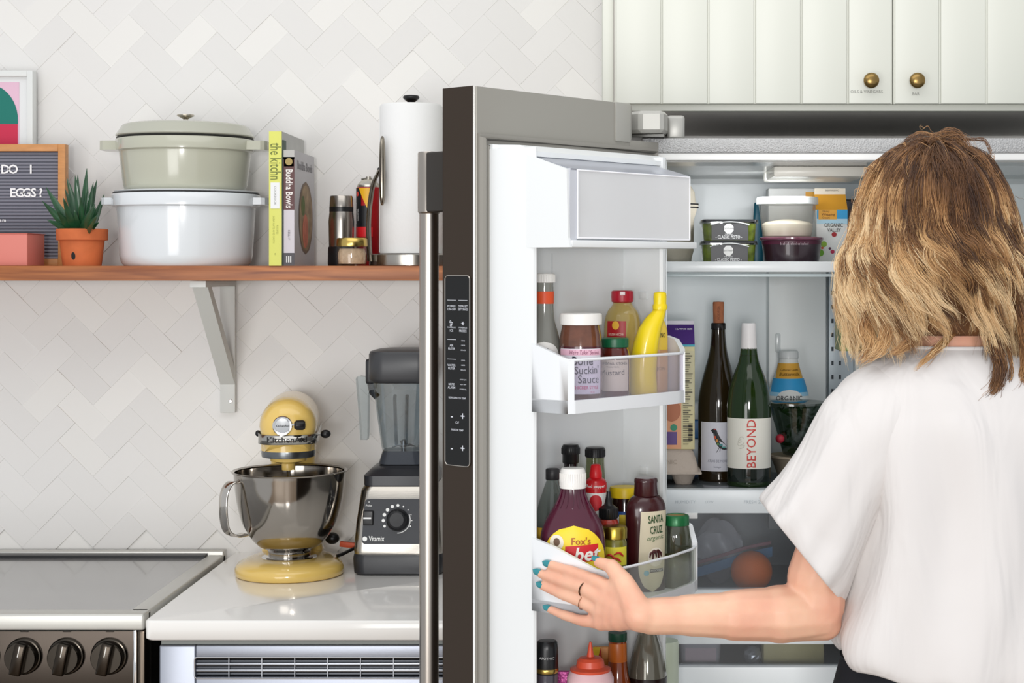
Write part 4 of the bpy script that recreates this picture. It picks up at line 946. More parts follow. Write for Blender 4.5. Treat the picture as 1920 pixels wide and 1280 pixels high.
ell('portrait_face', frontmap(.0015, .62), -.022, I.h(1010), .0045, .0056, M('#6a5242', .6), o)
patch('label_block', frontmap(.0014, .62), -.010, .036, I.h(1047), I.h(1016), M('#cf2026', .45), lb, 10, 3, shape=lambda a, b: (a, b+a*.12))
lettering([("Fox's", .0135, .012, I.h(1009), .015)], M('#a8541c', .5), frontmap(.0018, .62), lb)
lettering([("u-bet", .027, .010, I.h(1034), .02, .06)], M('#f2eee6', .5), frontmap(.0020, .62), lb, shear=.25)
I = Item('vinegar_bottle', 'clear oval bottle with a dark cap at the left end of the lower bin', 'bottle', 1036, Z2, n=.060)
o, p = I.lathe('body', [(28, None), (33, 1100), (34, 1000), (30, 960), (20, 925), (13, 905), (11, 898)], GLS, 3)
I.lathe('contents', [(24, 1105), (29, 1100), (31, 1010), (30, 998), (0, 998)], M('#7c5a2c', .3), 0)
I.lathe('cap', [(12, 899), (13, 898), (13, 880), (11.5, 878), (0, 878)], DARK)
patch('label', wrap(p, .0008), -.03, .01, I.h(1050), I.h(985), M('#e0b33a', .5), I.t)
I = Item('soy_sauce_bottle', 'dark bottle with a black ribbed flip cap behind the syrup bottle', 'bottle', 1070, Z2, n=.045)
o, p = I.lathe('body', [(20, None), (24, 1100), (24, 960), (18, 930), (14, 905), (13, 872), (14, 868)], M('#1c1013', .15, coat=.6), 3)
I.lathe('cap', [(14, 868), (15.5, 866), (15.5, 852), (17, 850), (17, 838), (14, 833), (6, 832), (0, 832)], BLACK); cap_ribs(I, 16.9, 850, 839, BLACK)
I = Item('hot_sauce_bottle', 'clear glass bottle with black cap, tallest at back of lower bin', 'bottle', 1116, Z2, n=.036)
o, p = I.lathe('body', [(18, None), (22, 1100), (22, 940), (19, 900), (17, 870), (17, 857)], clear('#d2d6b8', .4, .05, .82), 3)
I.lathe('cap', [(17, 857), (18.5, 856), (18.5, 841), (17, 838.5), (0, 838)], BLACK); cap_ribs(I, 18.5, 855, 842, BLACK)
I = Item('ketchup_bottle', 'small red topped squeeze bottle with a white and red label', 'bottle', 1117, Z2, n=.078)
o, p = I.lathe('body', [(18, None), (20, 1100), (20, 915), (19, 900), (11, 894)], M('#c8161e', .3), 0)
I.lathe('cap', [(11.5, 895), (12, 888), (9, 872), (7, 870), (0, 869.5)], M('#d3181f', .35))
patch('white_label', wrap(p, .0005), -.024, .024, I.h(1010), I.h(922), WC, I.t); ell('label_seal', wrap(p, .0009), 0, I.h(940), .0095, .012, M('#c4202a', .5), I.t)
patch('red_band', wrap(p, .0010), -.024, .024, I.h(915), I.h(903), M('#c91d24', .4), I.t, 12, 1)
lettering([('Red pepper', .006, 0, I.h(909), .01)], WC, wrap(p, .0014), I.t)
I = Item('chili_bottle', 'bottle with a pointed black nozzle cap and red chili contents', 'bottle', 1141, Z2, n=.105)
o, p = I.lathe('body', [(19, None), (22, 1100), (22, 1000), (20, 985), (17, 975), (14, 971)], M('#9c2a1a', .25, coat=.5), 3)
I.lathe('nozzle_cap', [(16, 972), (17.5, 970), (17.5, 952), (12, 948), (8, 945), (5, 930), (3.5, 921), (0, 920)], BLACK); cap_ribs(I, 17.5, 969, 953, BLACK, 24)
I = Item('molasses_jar', 'dark jar with a yellow lid and blue yellow label', 'jar', 1171, Z2, n=.062)
o, p = I.lathe('body', [(24, None), (27, 1100), (27, 948), (24, 932)], M('#2a1512', .15, coat=.6))
I.lathe('lid', [(26, 932), (28.5, 931), (28.5, 916), (27, 912), (0, 911.5)], M('#e9c81e', .4), angle=.5)
patch('blue_label', wrap(p, .0006), -.03, .03, I.h(975), I.h(955), M('#1d4f96', .5), I.t); patch('yellow_label', wrap(p, .0009), -.008, .024, I.h(990), I.h(961), M('#e3c628', .5), I.t)
MB().box(-.0125, -.0085, -.032, -.0285, I.h(985), I.h(963)).obj('barcode', WC, I.t)
I = Item('pepper_jar', 'glass jar with a gold lid and yellow label with red chilies', 'jar', 1152, Z2, n=.135)
o, p = I.lathe('body', [(20, None), (23, 1100), (23, 1015), (20, 1008)], M('#6f6a1e', .2, coat=.6, var=.3, vscale=60))
I.lathe('lid', [(21, 1009), (23.5, 1008), (24, 990), (22, 985.5), (0, 985)], M('#a8923e', .28, 1), angle=.5)
lb = patch('label', wrap(p, .0006), -.022, .022, I.h(1056), I.h(1022), M('#ddd23a', .5), I.t)
for a, b, r_ in ((-.006, 1040, .3), (.002, 1046, -.5), (.006, 1036, .9)):
    MB().tube(spline([wrap(p, .0014)(a-.007, I.h(b)), wrap(p, .0018)(a, I.h(b-4)), wrap(p, .0014)(a+.007, I.h(b+3))], 3), [.0004, .001, .0016, .0019, .0018, .0014, .001][:7], 6).obj('printed_chili', M('#c3261c', .5), lb)
I = Item('chocolate_bottle', 'dark brown chocolate syrup squeeze bottle with a tall cream label', 'bottle', 1211, Z2, n=.128, rot=.42)
cho = M('#3b1418', .28, coat=.5)
o, p = I.lathe('body', [(34, None), (38, 1108), (38, 1060), (39, 1000), (40, 965), (38, 945), (30, 932), (22, 927)], cho, 3, sy=.7, seg=44)
I.lathe('cap', [(22, 928), (23, 926), (21.5, 905), (22, 903), (22, 898), (20, 895), (0, 894.5)], cho, angle=.6)
sm2 = lambda off: (lambda x, z: Vector((max(-.985*rad(p, z), min(.985*rad(p, z), x)), -.7*math.sqrt(max(0, rad(p, z)**2-min(abs(x), .985*rad(p, z))**2))-off, z)))
lb = patch('label', sm2(.0007), -.017, .0272, I.h(1105), I.h(955), M('#d9cfb4', .5), I.t, 14, 16, shape=lambda a, b: (a*(1 if b > -.3 else math.sqrt(max(0, 1-((b+.3)/.7)**2))*1.0)-(.1*(1-b)), b))
GR = M('#31502e', .5)
lettering([('SANTA', .0155, .006, I.h(970), .02, .05, .026), ('CRUZ', .0155, .007, I.h(990), .02, .05, .022)], GR, sm2(.0014), lb)
lettering([('organic', .010, .006, I.h(1004), 0, .08)], M('#5d7a55', .5), sm2(.0014), lb, shear=.3)
ell('sundae_picture', sm2(.0012), .006, I.h(1040), .013, .014, M('#eee6d6', .5), lb)
for q in range(5):
    x = -.0035+q*.0045; MB().tube([sm2(.0024)(.006+(x-.006)*.3, I.h(1027)), sm2(.0024)(x, I.h(1033)), sm2(.0024)(x+(-.001 if q < 2 else .001), I.h(1040+(q % 2)*8))], [.0016, .0016, .0008], 6).obj('printed_syrup', M('#4a1418', .3), lb)
patch('label_bar', sm2(.0014), -.004, .020, I.h(1068), I.h(1062), M('#3a3138', .5), lb, 6, 1)
lettering([('CHOCOLATE', .0045, .008, I.h(1065), .01)], WC, sm2(.0018), lb)
ell('label_mark', sm2(.0014), -.009, I.h(1069), .004, .004, M('#7fb6c8', .5), lb, 5)
I = Item('pickle_jar', 'glass jar with a green metal lid and cloudy olive pickles', 'jar', 1268, Z2, n=.148)
o, p = I.lathe('glass', [(22, None), (26, 1108), (27, 1060), (27, 1005), (24, 985), (22, 982)], clear('#dfe2d2', .5, .05, .85))
I.lathe('contents', [(21, 1110), (25, 1106), (25, 1040), (0, 1038)], M('#77763a', .5, var=.35, vscale=60))
I.lathe('lid', [(22, 984), (24.5, 983), (24.5, 968), (23, 965), (18, 964), (17, 966), (0, 966)], M('#1f6a3c', .3, .2), angle=.5)
ell('lid_print', lambda a, b: Vector((a, b-I.h(965), I.h(965.4))), 0, I.h(965), .017, .012, M('#b9a65a', .3, .8), I.t, 6)
# ---- bottom bin ----
Z3 = .7352
I = Item('wine_bottle', 'bottle with a black screw cap and gold ring in the bottom bin', 'bottle', 1026, Z3, n=.085)
o, p = I.lathe('body', [(30, None), (34, 1450), (34, 1360), (28, 1320), (21, 1290), (20, 1262)], M('#4c4650', .12, coat=.5, trans=.3), 3)
I.lathe('cap', [(20.5, 1262), (21, 1259), (20.5, 1215), (19, 1203), (17, 1200.5), (0, 1200)], M('#131416', .3)); I.lathe('gold_ring', [(21.2, 1259), (21.6, 1258), (21.6, 1252), (21.2, 1251)], M('#b39a55', .25, 1))
lettering([('APOTHIC', .005, 0, I.h(1230))], M('#b9b9b9', .5), wrap(p, .0008, zc=I.h(1230)) if 0 else (lambda a, b: Vector((a, -I.k*20.9*math.cos(a/(I.k*20.9))-.0006, b))), I.t)
I = Item('squeeze_bottle', 'pale pink plastic squeeze bottle with an orange red pointed cap', 'bottle', 1107, Z3, n=.118)
I.lathe('body', [(40, None), (44, 1460), (44, 1290), (43, 1268), (36, 1254), (28, 1250)], M('#e3bcc0', .35), 2)
o, p = I.lathe('nozzle_cap', [(34, 1262), (38, 1256), (38, 1252), (27, 1248), (25, 1237), (20, 1232), (7, 1230), (4.5, 1215), (2.2, 1203), (0, 1202)], M('#cf4f33', .35), angle=.6)
I = Item('sauce_bottle', 'amber sauce bottle with a dark green cap under the forearm', 'bottle', 1158, Z3, n=.072)
I.lathe('body', [(30, None), (34, 1450), (34, 1340), (27, 1290), (20, 1260), (17, 1225), (16, 1200)], M('#8f3f17', .15, coat=.6, trans=.2), 3)
I.lathe('cap', [(16.5, 1201), (17.5, 1199), (17.5, 1185), (0, 1184)], M('#0d3b28', .4)); I.lathe('neck_band', [(17.3, 1240), (17.9, 1238), (17, 1206), (16.4, 1204)], M('#b9601c', .35))
I = Item('balsamic_bottle', 'smoky glass bottle with dark liquid and sloping shoulders by squeeze bottles', 'bottle', 1214, Z3, n=.095)
o, p = I.lathe('body', [(32, None), (36, 1450), (36, 1290), (35, 1255), (28, 1220), (20, 1195), (14, 1175), (12, 1150)], M('#6b685c', .12, .3, coat=.6), 3)
patch('dark_band', wrap(p, .0006), -.05, .05, I.h(1400), I.h(1266), M('#21120f', .3), I.t, 16, 3); patch('label', wrap(p, .001), -.028, .028, I.h(1390), I.h(1278), M('#e6dfc6', .5), I.t)
I = Item('plastic_cup', 'pale green translucent plastic cup at the end of the bottom bin', 'cup', 1246, Z3, n=.060)
I.lathe('body', [(21, None), (24, 1440), (27, 1230), (27, 1205), (25, 1200), (0, 1200)], frosted('#c8d2be', .85), 0)
I = Item('spice_packet', 'yellow and orange spice packet standing behind the pink squeeze bottle', 'packet', 1130, Z3, n=.040)
k = I.k; MB().box(-18*k, 18*k, -.003, .006, 0, I.h(1212), .002).obj('packet', M('#d98a2a', .4), I.t, True)
v_ = [(-18*k, -.0035, I.h(1212)), (-4*k, -.0035, I.h(1212)), (-10*k, -.0035, I.h(1238)), (-18*k, -.0035, I.h(1238))]
mk('yellow_corner', v_, [(0, 3, 2, 1)], M('#eccb1f', .4), I.t); mk('red_corner', [(-4*k, -.0036, I.h(1212)), (0, -.0036, I.h(1240)), (-10*k, -.0036, I.h(1238))], [(0, 2, 1)], M('#c3321c', .4), I.t)
I = Item('foil_pouch', 'magenta foil pouch between the black capped and pink bottles', 'pouch', 1057, Z3, n=.060)
k = I.k; MB().box(-16*k, 16*k, -.005, .006, 0, I.h(1257), .003).obj('pouch', M('#a81a7c', .3, .2, bump=1, bscale=60), I.t, True)

# ================= THINGS INSIDE THE REFRIGERATOR =================
def pesto(label, px, z, ht, Y=2.955):
    t = thing('pesto_tub', label, 'tub', (XX(px, Y), Y, z), 0, 'pesto tubs on the upper shelf'); k = Y/F
    def rr_(w_, z_): return [(x, y, z_) for x, y in rrect(w_*2*k, w_*1.4*k, 9*k, 4)]
    loft('tub', [rr_(46, 0), rr_(47, .002), rr_(49.5, ht-.008), rr_(50, ht-.007)], M('#5c6a1c', .3, coat=.6, var=.45, vscale=90), t, angle=.8)
    loft('tub_rim', [rr_(50, ht-.0075), rr_(53, ht-.007), rr_(53, ht-.004), rr_(51, ht-.003)], clear('#cfd2cc', .6, .05, .8), t, angle=.8)
    loft('lid', [rr_(51, ht-.0045), rr_(52.5, ht-.004), rr_(52, ht-.001), rr_(49, ht)], M('#1b1d1f', .25, coat=.5), t, angle=.6)
    fy = -34*k-.0014; m = lambda off: (lambda a, b: Vector((a, fy-off-.0010, b)))
    sl = patch('sleeve', m(0), -34*k, 34*k, .0006, ht-.0045, M('#3d3d40', .35), t, 18, 8, shape=lambda a, b: (a, b-(.30*a*a if b > 0 else 0)*b))
    arc = [m(.0008)(a*36*k, ht-.0045-.30*a*a*(ht*.5)) for a in [-1+2*q/16 for q in range(17)]]
    MB().tube(arc, .0011, 6).obj('sleeve_edge', M('#c9cbca', .3), t)
    hx_ = [(9.5*k*math.cos(q*PI/4+PI/8), .0095*math.sin(q*PI/4+PI/8)) for q in range(8)]
    o = mk('badge', [m(.0006)(-2*k+a, ht*.56+b) for a, b in hx_], [tuple(range(8))], M('#ecebe8', .5), t)
    lettering([('GOTHAM', .0042, -2*k, ht*.56)], M('#55565a', .5), m(.001), o)
    lettering([('THE FRESH', .003, -2*k, ht*.29), ('- CLASSIC PESTO -', .0075, -2*k, ht*.16, .012, 0, .046)], M('#e8e8e8', .5), m(.001), t)
    return t
pesto('black lidded classic pesto tub, lower of the two stacked', 1365, S1+.0002, .0390)
pesto('black lidded classic pesto tub, upper of the two stacked', 1366, S1+.0396, .0370, 2.957)
Yc = 2.955; k = Yc/F
t = thing('food_container', 'shallow black and purple round food tub under the deli container', 'container', (XX(1484, Yc), Yc, S1+.0002))
H = lambda y: 1.5-(y-500)*k-S1
lathe('tub', [(50*k, 0), (51*k, .001), (56*k, H(452)), (59*k, H(450))], M('#2b1620', .3, coat=.5), t, 44)
lathe('fill_band', [(52.6*k, H(474)), (56.3*k, H(452)), (56.3*k, H(451.5))], M('#4c1a30', .35), t, 44)
lathe('lid', [(58.5*k, H(451)), (60*k, H(449)), (60*k, H(446)), (57*k, H(444.5)), (1e-5, H(444.5))], M('#6a3a4c', .25, coat=.6), t, 44)
mb = MB()
for q in range(22):
    a = -PI/2+(q-10.5)*.045; mb.box(-.0003, .0003, -.0005, .0005, 0, .003+.002*(q % 3 == 0), mat=Matrix.Translation((55.9*k*math.cos(a), 55.9*k*math.sin(a)-.0006, H(460))))
o = mb.obj('tick_marks', M('#c9b6be', .4), t); o['kind'] = 'stuff'
z2_ = S1+H(444.5)+.0004
t = thing('food_container', 'frosted deli container half full of white powder on the upper shelf', 'container', (XX(1476, Yc), Yc, z2_))
H = lambda y: 1.5-(y-500)*k-z2_
lathe('tub', [(45*k, 0), (46*k, .001), (53.5*k, H(384)), (54*k, H(383))], clear('#f0efec', .3, .3, .95, .06), t, 44)
lathe('powder', [(44*k, .001), (45*k, .002), (48*k, H(421)), (40*k, H(416)), (10*k, H(411)), (1e-5, H(411))], M('#ece4d2', .9), t, 40)
lathe('lid', [(54*k, H(384)), (58*k, H(383)), (58*k, H(372)), (56*k, H(370)), (50*k, H(370)), (49*k, H(372)), (1e-5, H(372))], frosted('#d9dcdb', .8), t, 44)
# gable carton
def carton(label, px, Y, z, wpx, ytop_body, ypeak, yfin, side, front, roofm, fin, depth=None, rot=0, bands=()):
    k = Y/F; t = thing('carton', label, 'carton', (XX(px, Y), Y, z), rot)
    w_ = wpx*k/2; d = depth or w_; hb = 1.5-(ytop_body-500)*k-z; hp_ = 1.5-(ypeak-500)*k-z; hf = 1.5-(yfin-500)*k-z
    MB().box(-w_, w_, -d, d, 0, hb, .001).obj('box', front, t, True, angle=1.2)
    v = [(-w_, -d, hb), (w_, -d, hb), (w_, d, hb), (-w_, d, hb), (-w_, -.0012, hp_), (w_, -.0012, hp_), (w_, .0012, hp_), (-w_, .0012, hp_), (w_*.35, 0, hp_-.004), (-w_*.35, 0, hp_-.004)]
    mk('gable_top', v, [(0, 1, 5, 4), (2, 3, 7, 6), (1, 2, 8), (1, 8, 5), (2, 6, 8), (3, 0, 9), (0, 4, 9), (3, 9, 7), (5, 8, 6), (4, 7, 9)], roofm, t)
    MB().box(-w_, w_, -.0014, .0014, hp_-.002, hf).obj('fin', fin, t)
    return t, w_, d, hb, (lambda y: 1.5-(y-500)*k-z), k
blu = M('#3aa3dc', .45); org = M('#e9a93a', .45); WCt = M('#e6e8e6', .45)
t, w_, d, hb, H, k = carton('organic heavy whipping cream carton with an orange gable top', 1556, 3.02, S1+.0002, 58, 394, 364, 353, WCt, WCt, org, M('#e4dccb', .45), rot=0)
fm = lambda off: (lambda a, b: Vector((a, -d-off, b))); Xc = lambda x: (x-1556)*k
patch('blue_panel', fm(.0004), Xc(1528), Xc(1585), H(412), hb, blu, t, 1, 1); patch('orange_panel', fm(.0007), Xc(1531), Xc(1565), H(412), hb, org, t, 1, 1); patch('pale_panel', fm(.0005), Xc(1528), Xc(1585), H(420), H(411), M('#b7dcee', .45), t, 1, 1)
lettering([('Heavy', .005, Xc(1545), H(397)), ('Whipping', .006, Xc(1549), H(403), .01), ('Cream', .005, Xc(1545), H(409))], M('#7a4a14', .5), fm(.0011), t)
lettering([('ORGANIC', .0095, Xc(1559), H(423), .01, 0, .033), ('VALLEY', .0090, Xc(1560), H(432), .01, 0, .024)], M('#47453f', .5), fm(.0009), t)
ell('strawberry', fm(.0009), Xc(1560), H(440), .0045, .0045, M('#a8242c', .5), t, 5)
for a, b, c_, rr_ in ((1534, 474, '#6fae2c', .011), (1541, 458, '#8fb83a', .009), (1557, 472, '#b82c50', .006), (1552, 466, '#5c2a4c', .004), (1572, 474, '#4c6a34', .006), (1578, 466, '#5f7c3a', .005), (1538, 465, '#d0643a', .004), (1566, 484, '#58b3a0', .004)):
    ell('printed_fruit', fm(.0009+rr_*.02), Xc(a), H(b), rr_*.6, rr_*.6, M(c_, .5), t, 5)
lettering([('BIBWASDFC', .0045, Xc(1560), H(357)+.0), ], M('#6a675f', .5), lambda a, b: Vector((a, -.0020, b)), t)
t = thing('food_box', 'flat white box lying behind the deli container on upper shelf', 'box', (XX(1500, 3.12), 3.12, S1+.0002)); k = 3.12/F
MB().box(XX(1439, 3.12)-XX(1500, 3.12), XX(1560, 3.12)-XX(1500, 3.12), -.02, .03, 0, ZZ(354, 3.12)-S1, .002).obj('box', M('#e3e5e3', .5), t, True, angle=1.2)
MB().box(XX(1508, 3.12)-XX(1500, 3.12), XX(1562, 3.12)-XX(1500, 3.12), -.0206, -.019, ZZ(370, 3.12)-S1, ZZ(361, 3.12)-S1).obj('orange_stripe', org, t)
t = thing('pitcher', 'teal plastic piece standing behind the pesto tubs', 'pitcher', (XX(1420, 3.15), 3.15, S1+.0002)); k = 3.15/F
loft('body', [[(x, y, z) for x, y in rrect(a, a, a*.3, 4)] for a, z in ((.022, 0), (.020, .05), (.012, .112), (.010, .114))], M('#12566a', .35), t, angle=.8)
t = thing('cloth_bag', 'beige cloth bag with black stripes behind the dairy compartment', 'bag', (XX(1262, 3.0), 3.0, S1+.0002)); k = 3.0/F
rings = []; rb = random.Random(2)
H = lambda y: 1.5-(y-500)*k-S1-.0002
for y_, r_ in ((487, 30), (470, 36), (440, 38), (410, 40), (385, 46), (378, 41), (360, 38), (345, 30), (341, 15)):
    rings.append([((r_+3*math.sin(3*a+y_*.3)+rb.uniform(-1, 1))*k*math.cos(a), (r_*.8+2*math.sin(5*a+y_))*k*math.sin(a), H(y_) if y_ < 487 else 0) for a in [2*PI*q/28 for q in range(28)]])
bg = loft('bag', rings, M('#c7bfae', .9, bump=.4, bscale=150), t, angle=1.5)
for zz in (383, 389): loft('stripe', [[(x*1.01, y*1.01, H(zz)+dz_) for x, y, z in rings[4]] for dz_ in (-.0012, .0012)], BLK, t, caps=False)
t = thing('juice_pouch', 'dark bag behind the cream carton beside the hair', 'bag', (XX(1592, 3.1), 3.1, S1+.0002)); k = 3.1/F
loft('bag', [[(a*math.cos(q), a*.5*math.sin(q), z) for q in [2*PI*i/20 for i in range(20)]] for a, z in ((.024, 0), (.028, .03), (.026, .08), (.024, .115), (.012, .118))], M('#4b4a50', .3, var=.5, vscale=60), t)
# milk carton and egg carton
Ye = 2.955; k = Ye/F
t = thing('egg_carton', 'grey pulp egg carton under the purple milk carton', 'egg carton', (XX(1262, Ye), Ye, S2+.0002))
pulp = M('#b9aca0', .95, bump=.6, bscale=250)
H = lambda y: 1.5-(y-500)*k-S2-.0002
zt_, zm, = H(840), H(878)
MB().add(*(lambda b: (b.v, b.f))(MB().box(-.062, .0475, -.055, .12, zm-.004, zm, .001))).obj('flange', pulp, t, True)
lid_r = [[(x, y+.03, z) for x, y in rrect(w_, dd, .012, 4)] for w_, dd, z in ((.102, .165, zm), (.098, .158, zm+.012), (.086, .142, zt_-.004), (.078, .132, zt_))]
loft('lid', [[(x-.008, y, z) for x, y, z in r] for r in lid_r], pulp, t, angle=.8)
for cx_ in (-.032, .017):
    for cy_ in (-.026, .022, .070): MB().lathe([(.0135, 0), (.0150, .002), (.0215, zm-.006), (.0235, zm-.002)], 20, cx=cx_, cy=cy_).obj('egg_cup', pulp, t, True)
lettering([('ORGANIC', .010, -.02, zm+.017, .0, 0, .05)], M('#a3968a', .95), flat(0, -.0500, 0), t)
zc = S2+zt_+.0004
t, w_, d, hb, H, k = carton('tall purple and cream lactose free milk carton standing on the eggs', 1268, 2.965, zc, 66, 644, 608, 601, WCt, M('#d8cfa2', .45), M('#4c2a78', .4), M('#d9d4de', .4), rot=0)
Xc = lambda x: (x-1268)*k; f1 = lambda off: (lambda a, b: Vector((a, -d-off, b)))
xs_ = Xc(1276)
patch('blue_stripe', f1(.0004), Xc(1236), Xc(1301), H(648), hb, M('#38a6bc', .45), t, 1, 1)
patch('peach_panel', f1(.0004), Xc(1236), xs_, 0.001, H(648), M('#d99a72', .45), t, 1, 1)
ell('coffee_picture', f1(.0008), Xc(1258), H(766), .016, .020, M('#b06b4a', .5), t); patch('purple_block', f1(.0008), Xc(1236), Xc(1268), H(830), H(806), M('#4c2a78', .4), t, 1, 1)
ell('organic_seal', f1(.0012), Xc(1262), H(798), .006, .006, M('#2f8a6a', .5), t, 6)
gm = M('#5d5846', .5); mb = MB(); y_ = 660
rq = random.Random(9)
nu = patch('nutrition_panel', f1(.0006), xs_+.002, Xc(1299), H(758), H(656), M('#cfc8a4', .5), t, 1, 1)
while y_ < 832:
    th_ = .0011 if rq.random() > .2 else .0022; wd_ = rq.uniform(.5, .98)
    mb.box(xs_+.003, xs_+.003+wd_*(Xc(1298)-xs_-.003), -d-.0012, -d-.0006, H(y_)-th_, H(y_)); y_ += 4.2
o = mb.obj('small_print', gm, t); o['kind'] = 'stuff'
mb = MB(); a = 0
for q in range(12): mb.box(Xc(1289), Xc(1297), -d-.0020, -d-.0013, H(822)+q*.0026, H(822)+q*.0026+.0012+.0008*(q % 3 == 0))
o = mb.obj('barcode', BLK, t); o['kind'] = 'stuff'
lettering([('LACTOSE FREE', .0045, Xc(1282), H(617), .01)], WC, lambda a, b: Vector((a, -d*.27-.0008, b)), t)
# bottle of things behind: blue white pack
t = thing('yogurt_pack', 'blue and white pack of pots standing behind the dark wine bottle', 'pack', (XX(1318, 3.1), 3.1, S2+.0002)); k = 3.1/F
H = lambda y: 1.5-(y-500)*k-S2
for q, (a, b, c_) in enumerate(((915, 868, '#2c5c9c'), (868, 820, '#c9d3dc'), (820, 785, '#3b78b4'), (785, 753, '#d6dde2'))):
    MB().box(-.026, .022, -.02, .03, max(0, H(a)), H(b)-.0008, .003).obj('pot_layer', M(c_, .4), t, True)
# wine bottles
def wine(name, label, px, Y, bodyM, pts, sm=3):
    I = Item(name, label, 'bottle', px, S2+.0002, Y=Y); o, p = I.lathe('body', pts, bodyM, sm, seg=48); return I, p
I, p = wine('wine_bottle', 'dark brown wine bottle closed with a cork, bird on its label', 1347, 2.985, M('#2b2010', .08, coat=.7, trans=.25, ior=1.3), [(33, None), (37, 898), (38, 880), (38, 800), (38, 755), (34, 725), (25, 690), (17, 660), (13.5, 630), (12.5, 606)])
I.lathe('neck_ring', [(12.6, 618), (14, 617), (14, 607), (12.5, 605)], M('#1a1512', .2)); I.lathe('cork', [(9.5, 606), (9.8, 604), (10.5, 568), (9.8, 565.5), (0, 565)], M('#b5714e', .85, var=.25, vscale=60), angle=.6)
lettering([('BODEGA', .006, 0, I.h(586), 0, PI/2)], M('#7c4630', .6), lambda a, b: Vector((a, -I.k*10.5-.0008, b)), I.t)
lb = patch('label', wrap(p, .0006), -.038, .040, I.h(879), I.h(788), M('#dcdce6', .5), I.t, 22, 4)
bird = [(-.0155, 803), (-.0125, 801), (-.0105, 799.5), (-.0075, 800), (-.005, 803), (-.0035, 808), (.000, 815), (.004, 822), (.010, 829), (.0155, 834), (.0215, 838), (.0200, 840), (.0125, 838), (.008, 839), (.004, 838), (-.001, 835), (-.0055, 829), (-.0085, 821), (-.0105, 813), (-.0118, 806)]
W2 = wrap(p, .0010); cen = W2(-.003, I.h(822))
vv = [cen]+[W2(a, I.h(b)) for a, b in bird]; n = len(bird)
bd = mk('bird_picture', vv, [(0, i+1, (i+1) % n+1) for i in range(n)], M('#23282a', .5), lb)
for a, b, rx_, rz_, c_ in ((-.008, 816, .002, .003, '#c9502c'), (-.005, 822, .002, .003, '#d88a2c'), (.002, 830, .003, .002, '#3c8c8c'), (.007, 834, .004, .0012, '#5cb0a8'), (-.0085, 801, .002, .001, '#b8323c'), (-.003, 828, .002, .002, '#5a8a3c')): ell('bird_feather', wrap(p, .0014), a, I.h(b), rx_, rz_, M(c_, .5), bd, 4)
MB().tube([W2(-.001, I.h(835)), W2(-.004, I.h(841)), W2(-.006, I.h(844))], .0004, 4).tube([W2(.001, I.h(836)), W2(.0, I.h(842))], .0004, 4).obj('bird_legs', BLK, bd)
lettering([('ATLAS DE MORETA', .0062, -.001, I.h(860), 0, 0, .040), ('Bodegas', .0038, -.004, I.h(871))], M('#77778a', .5), wrap(p, .0012), lb)
I, p = wine('wine_bottle', 'green wine bottle with white capsule and big red vertical lettering', 1404, 2.915, M('#1f3a10', .06, coat=.7, trans=.45, ior=1.3), [(36, None), (40, 908), (41, 890), (41, 800), (41, 760), (37, 728), (28, 700), (20, 680), (16, 660), (14.5, 640), (13, 610)])
patch('dark_base', wrap(p, .0003), -.119, .0, I.h(912), I.h(872), M('#101a14', .12, coat=.5), I.t, 30, 3); patch('dark_base', wrap(p, .0003), 0, .119, I.h(912), I.h(872), M('#101a14', .12, coat=.5), I.t, 30, 3)
I.lathe('capsule', [(15.6, 667), (15.8, 664), (14.2, 630), (13.6, 608), (12.5, 605.5), (0, 605)], M('#e2dedd', .4)); I.lathe('capsule_band', [(15.9, 667), (16.2, 666), (16.0, 664), (15.8, 664)], M('#c4302c', .4))
lb = patch('label', wrap(p, .0008), -.052, .049, I.h(874), I.h(781), M('#dedcd2', .55), I.t, 26, 4)
lettering([('BEYOND', .0215, .002, I.h(827.5), .004, PI/2, .082)], M('#c43c34', .5), wrap(p, .0014), lb)
wl = wrap(p, .0012); mb = MB()
for q in range(4):
    a0 = q*1.4; mb.tube([wl(-.0165+.0045*math.cos(a0+b*.5)*(1+q*.15), I.h(818+q*5)+.003*math.sin(a0+b*.7)) for b in range(8)], .00035, 4)
mb.obj('label_sketch', M('#b4b2a6', .6), lb)
# buttermilk bottle and glass bowl
I = Item('buttermilk_bottle', 'white buttermilk bottle with orange and blue bands behind the glass bowl', 'bottle', 1478, S2+.0002, Y=3.12)
o, p = I.lathe('body', [(36, None), (40, 900), (42, 800), (41, 752), (36, 730), (28, 708), (21, 690), (18, 676), (17, 670)], WCt, 2)
I.lathe('cap', [(18, 672), (19.5, 671), (19, 660), (17.5, 657.5), (0, 657)], frosted('#e6e8e8', .9))
patch('orange_band', wrap(p, .0006), -.03, .03, I.h(708), I.h(680), M('#e3ab42', .45), I.t, 20, 5); patch('blue_band', wrap(p, .0006), -.042, .042, I.h(733), I.h(708), blu, I.t, 20, 5); patch('pale_band', wrap(p, .0006), -.045, .045, I.h(740), I.h(733), M('#9fd0ea', .45), I.t, 20, 3)
ell('white_oval', wrap(p, .0010), -.001, I.h(748), .026, .020, WCt, I.t)
lettering([('Cultured Lowfat', .0055, 0, I.h(692), .01), ('Buttermilk', .0085, 0, I.h(700), .01)], M('#6d4a16', .5), wrap(p, .0013, zc=I.h(696)), I.t)
lettering([('ORGANIC', .0125, -.002, I.h(744), .01, 0, .050), ('VALLEY', .0100, -.002, I.h(755), .01, 0, .034)], M('#3c3f42', .5), wrap(p, .0017, zc=I.h(748)), I.t)
I = Item('fruit_box', 'green printed box with fruit behind the clear bowl', 'box', 1462, S2+.0002, Y=3.19)
k = I.k; MB().box(-26*k, 20*k, -.012, .02, 0, I.h(766), .002).obj('box', M('#4f9438', .45), I.t, True, angle=1.2)
I = Item('glass_bowl', 'clear glass bowl of leafy greens stacked on a pulp tray', 'bowl', 1492, S2+.0002, Y=2.99)
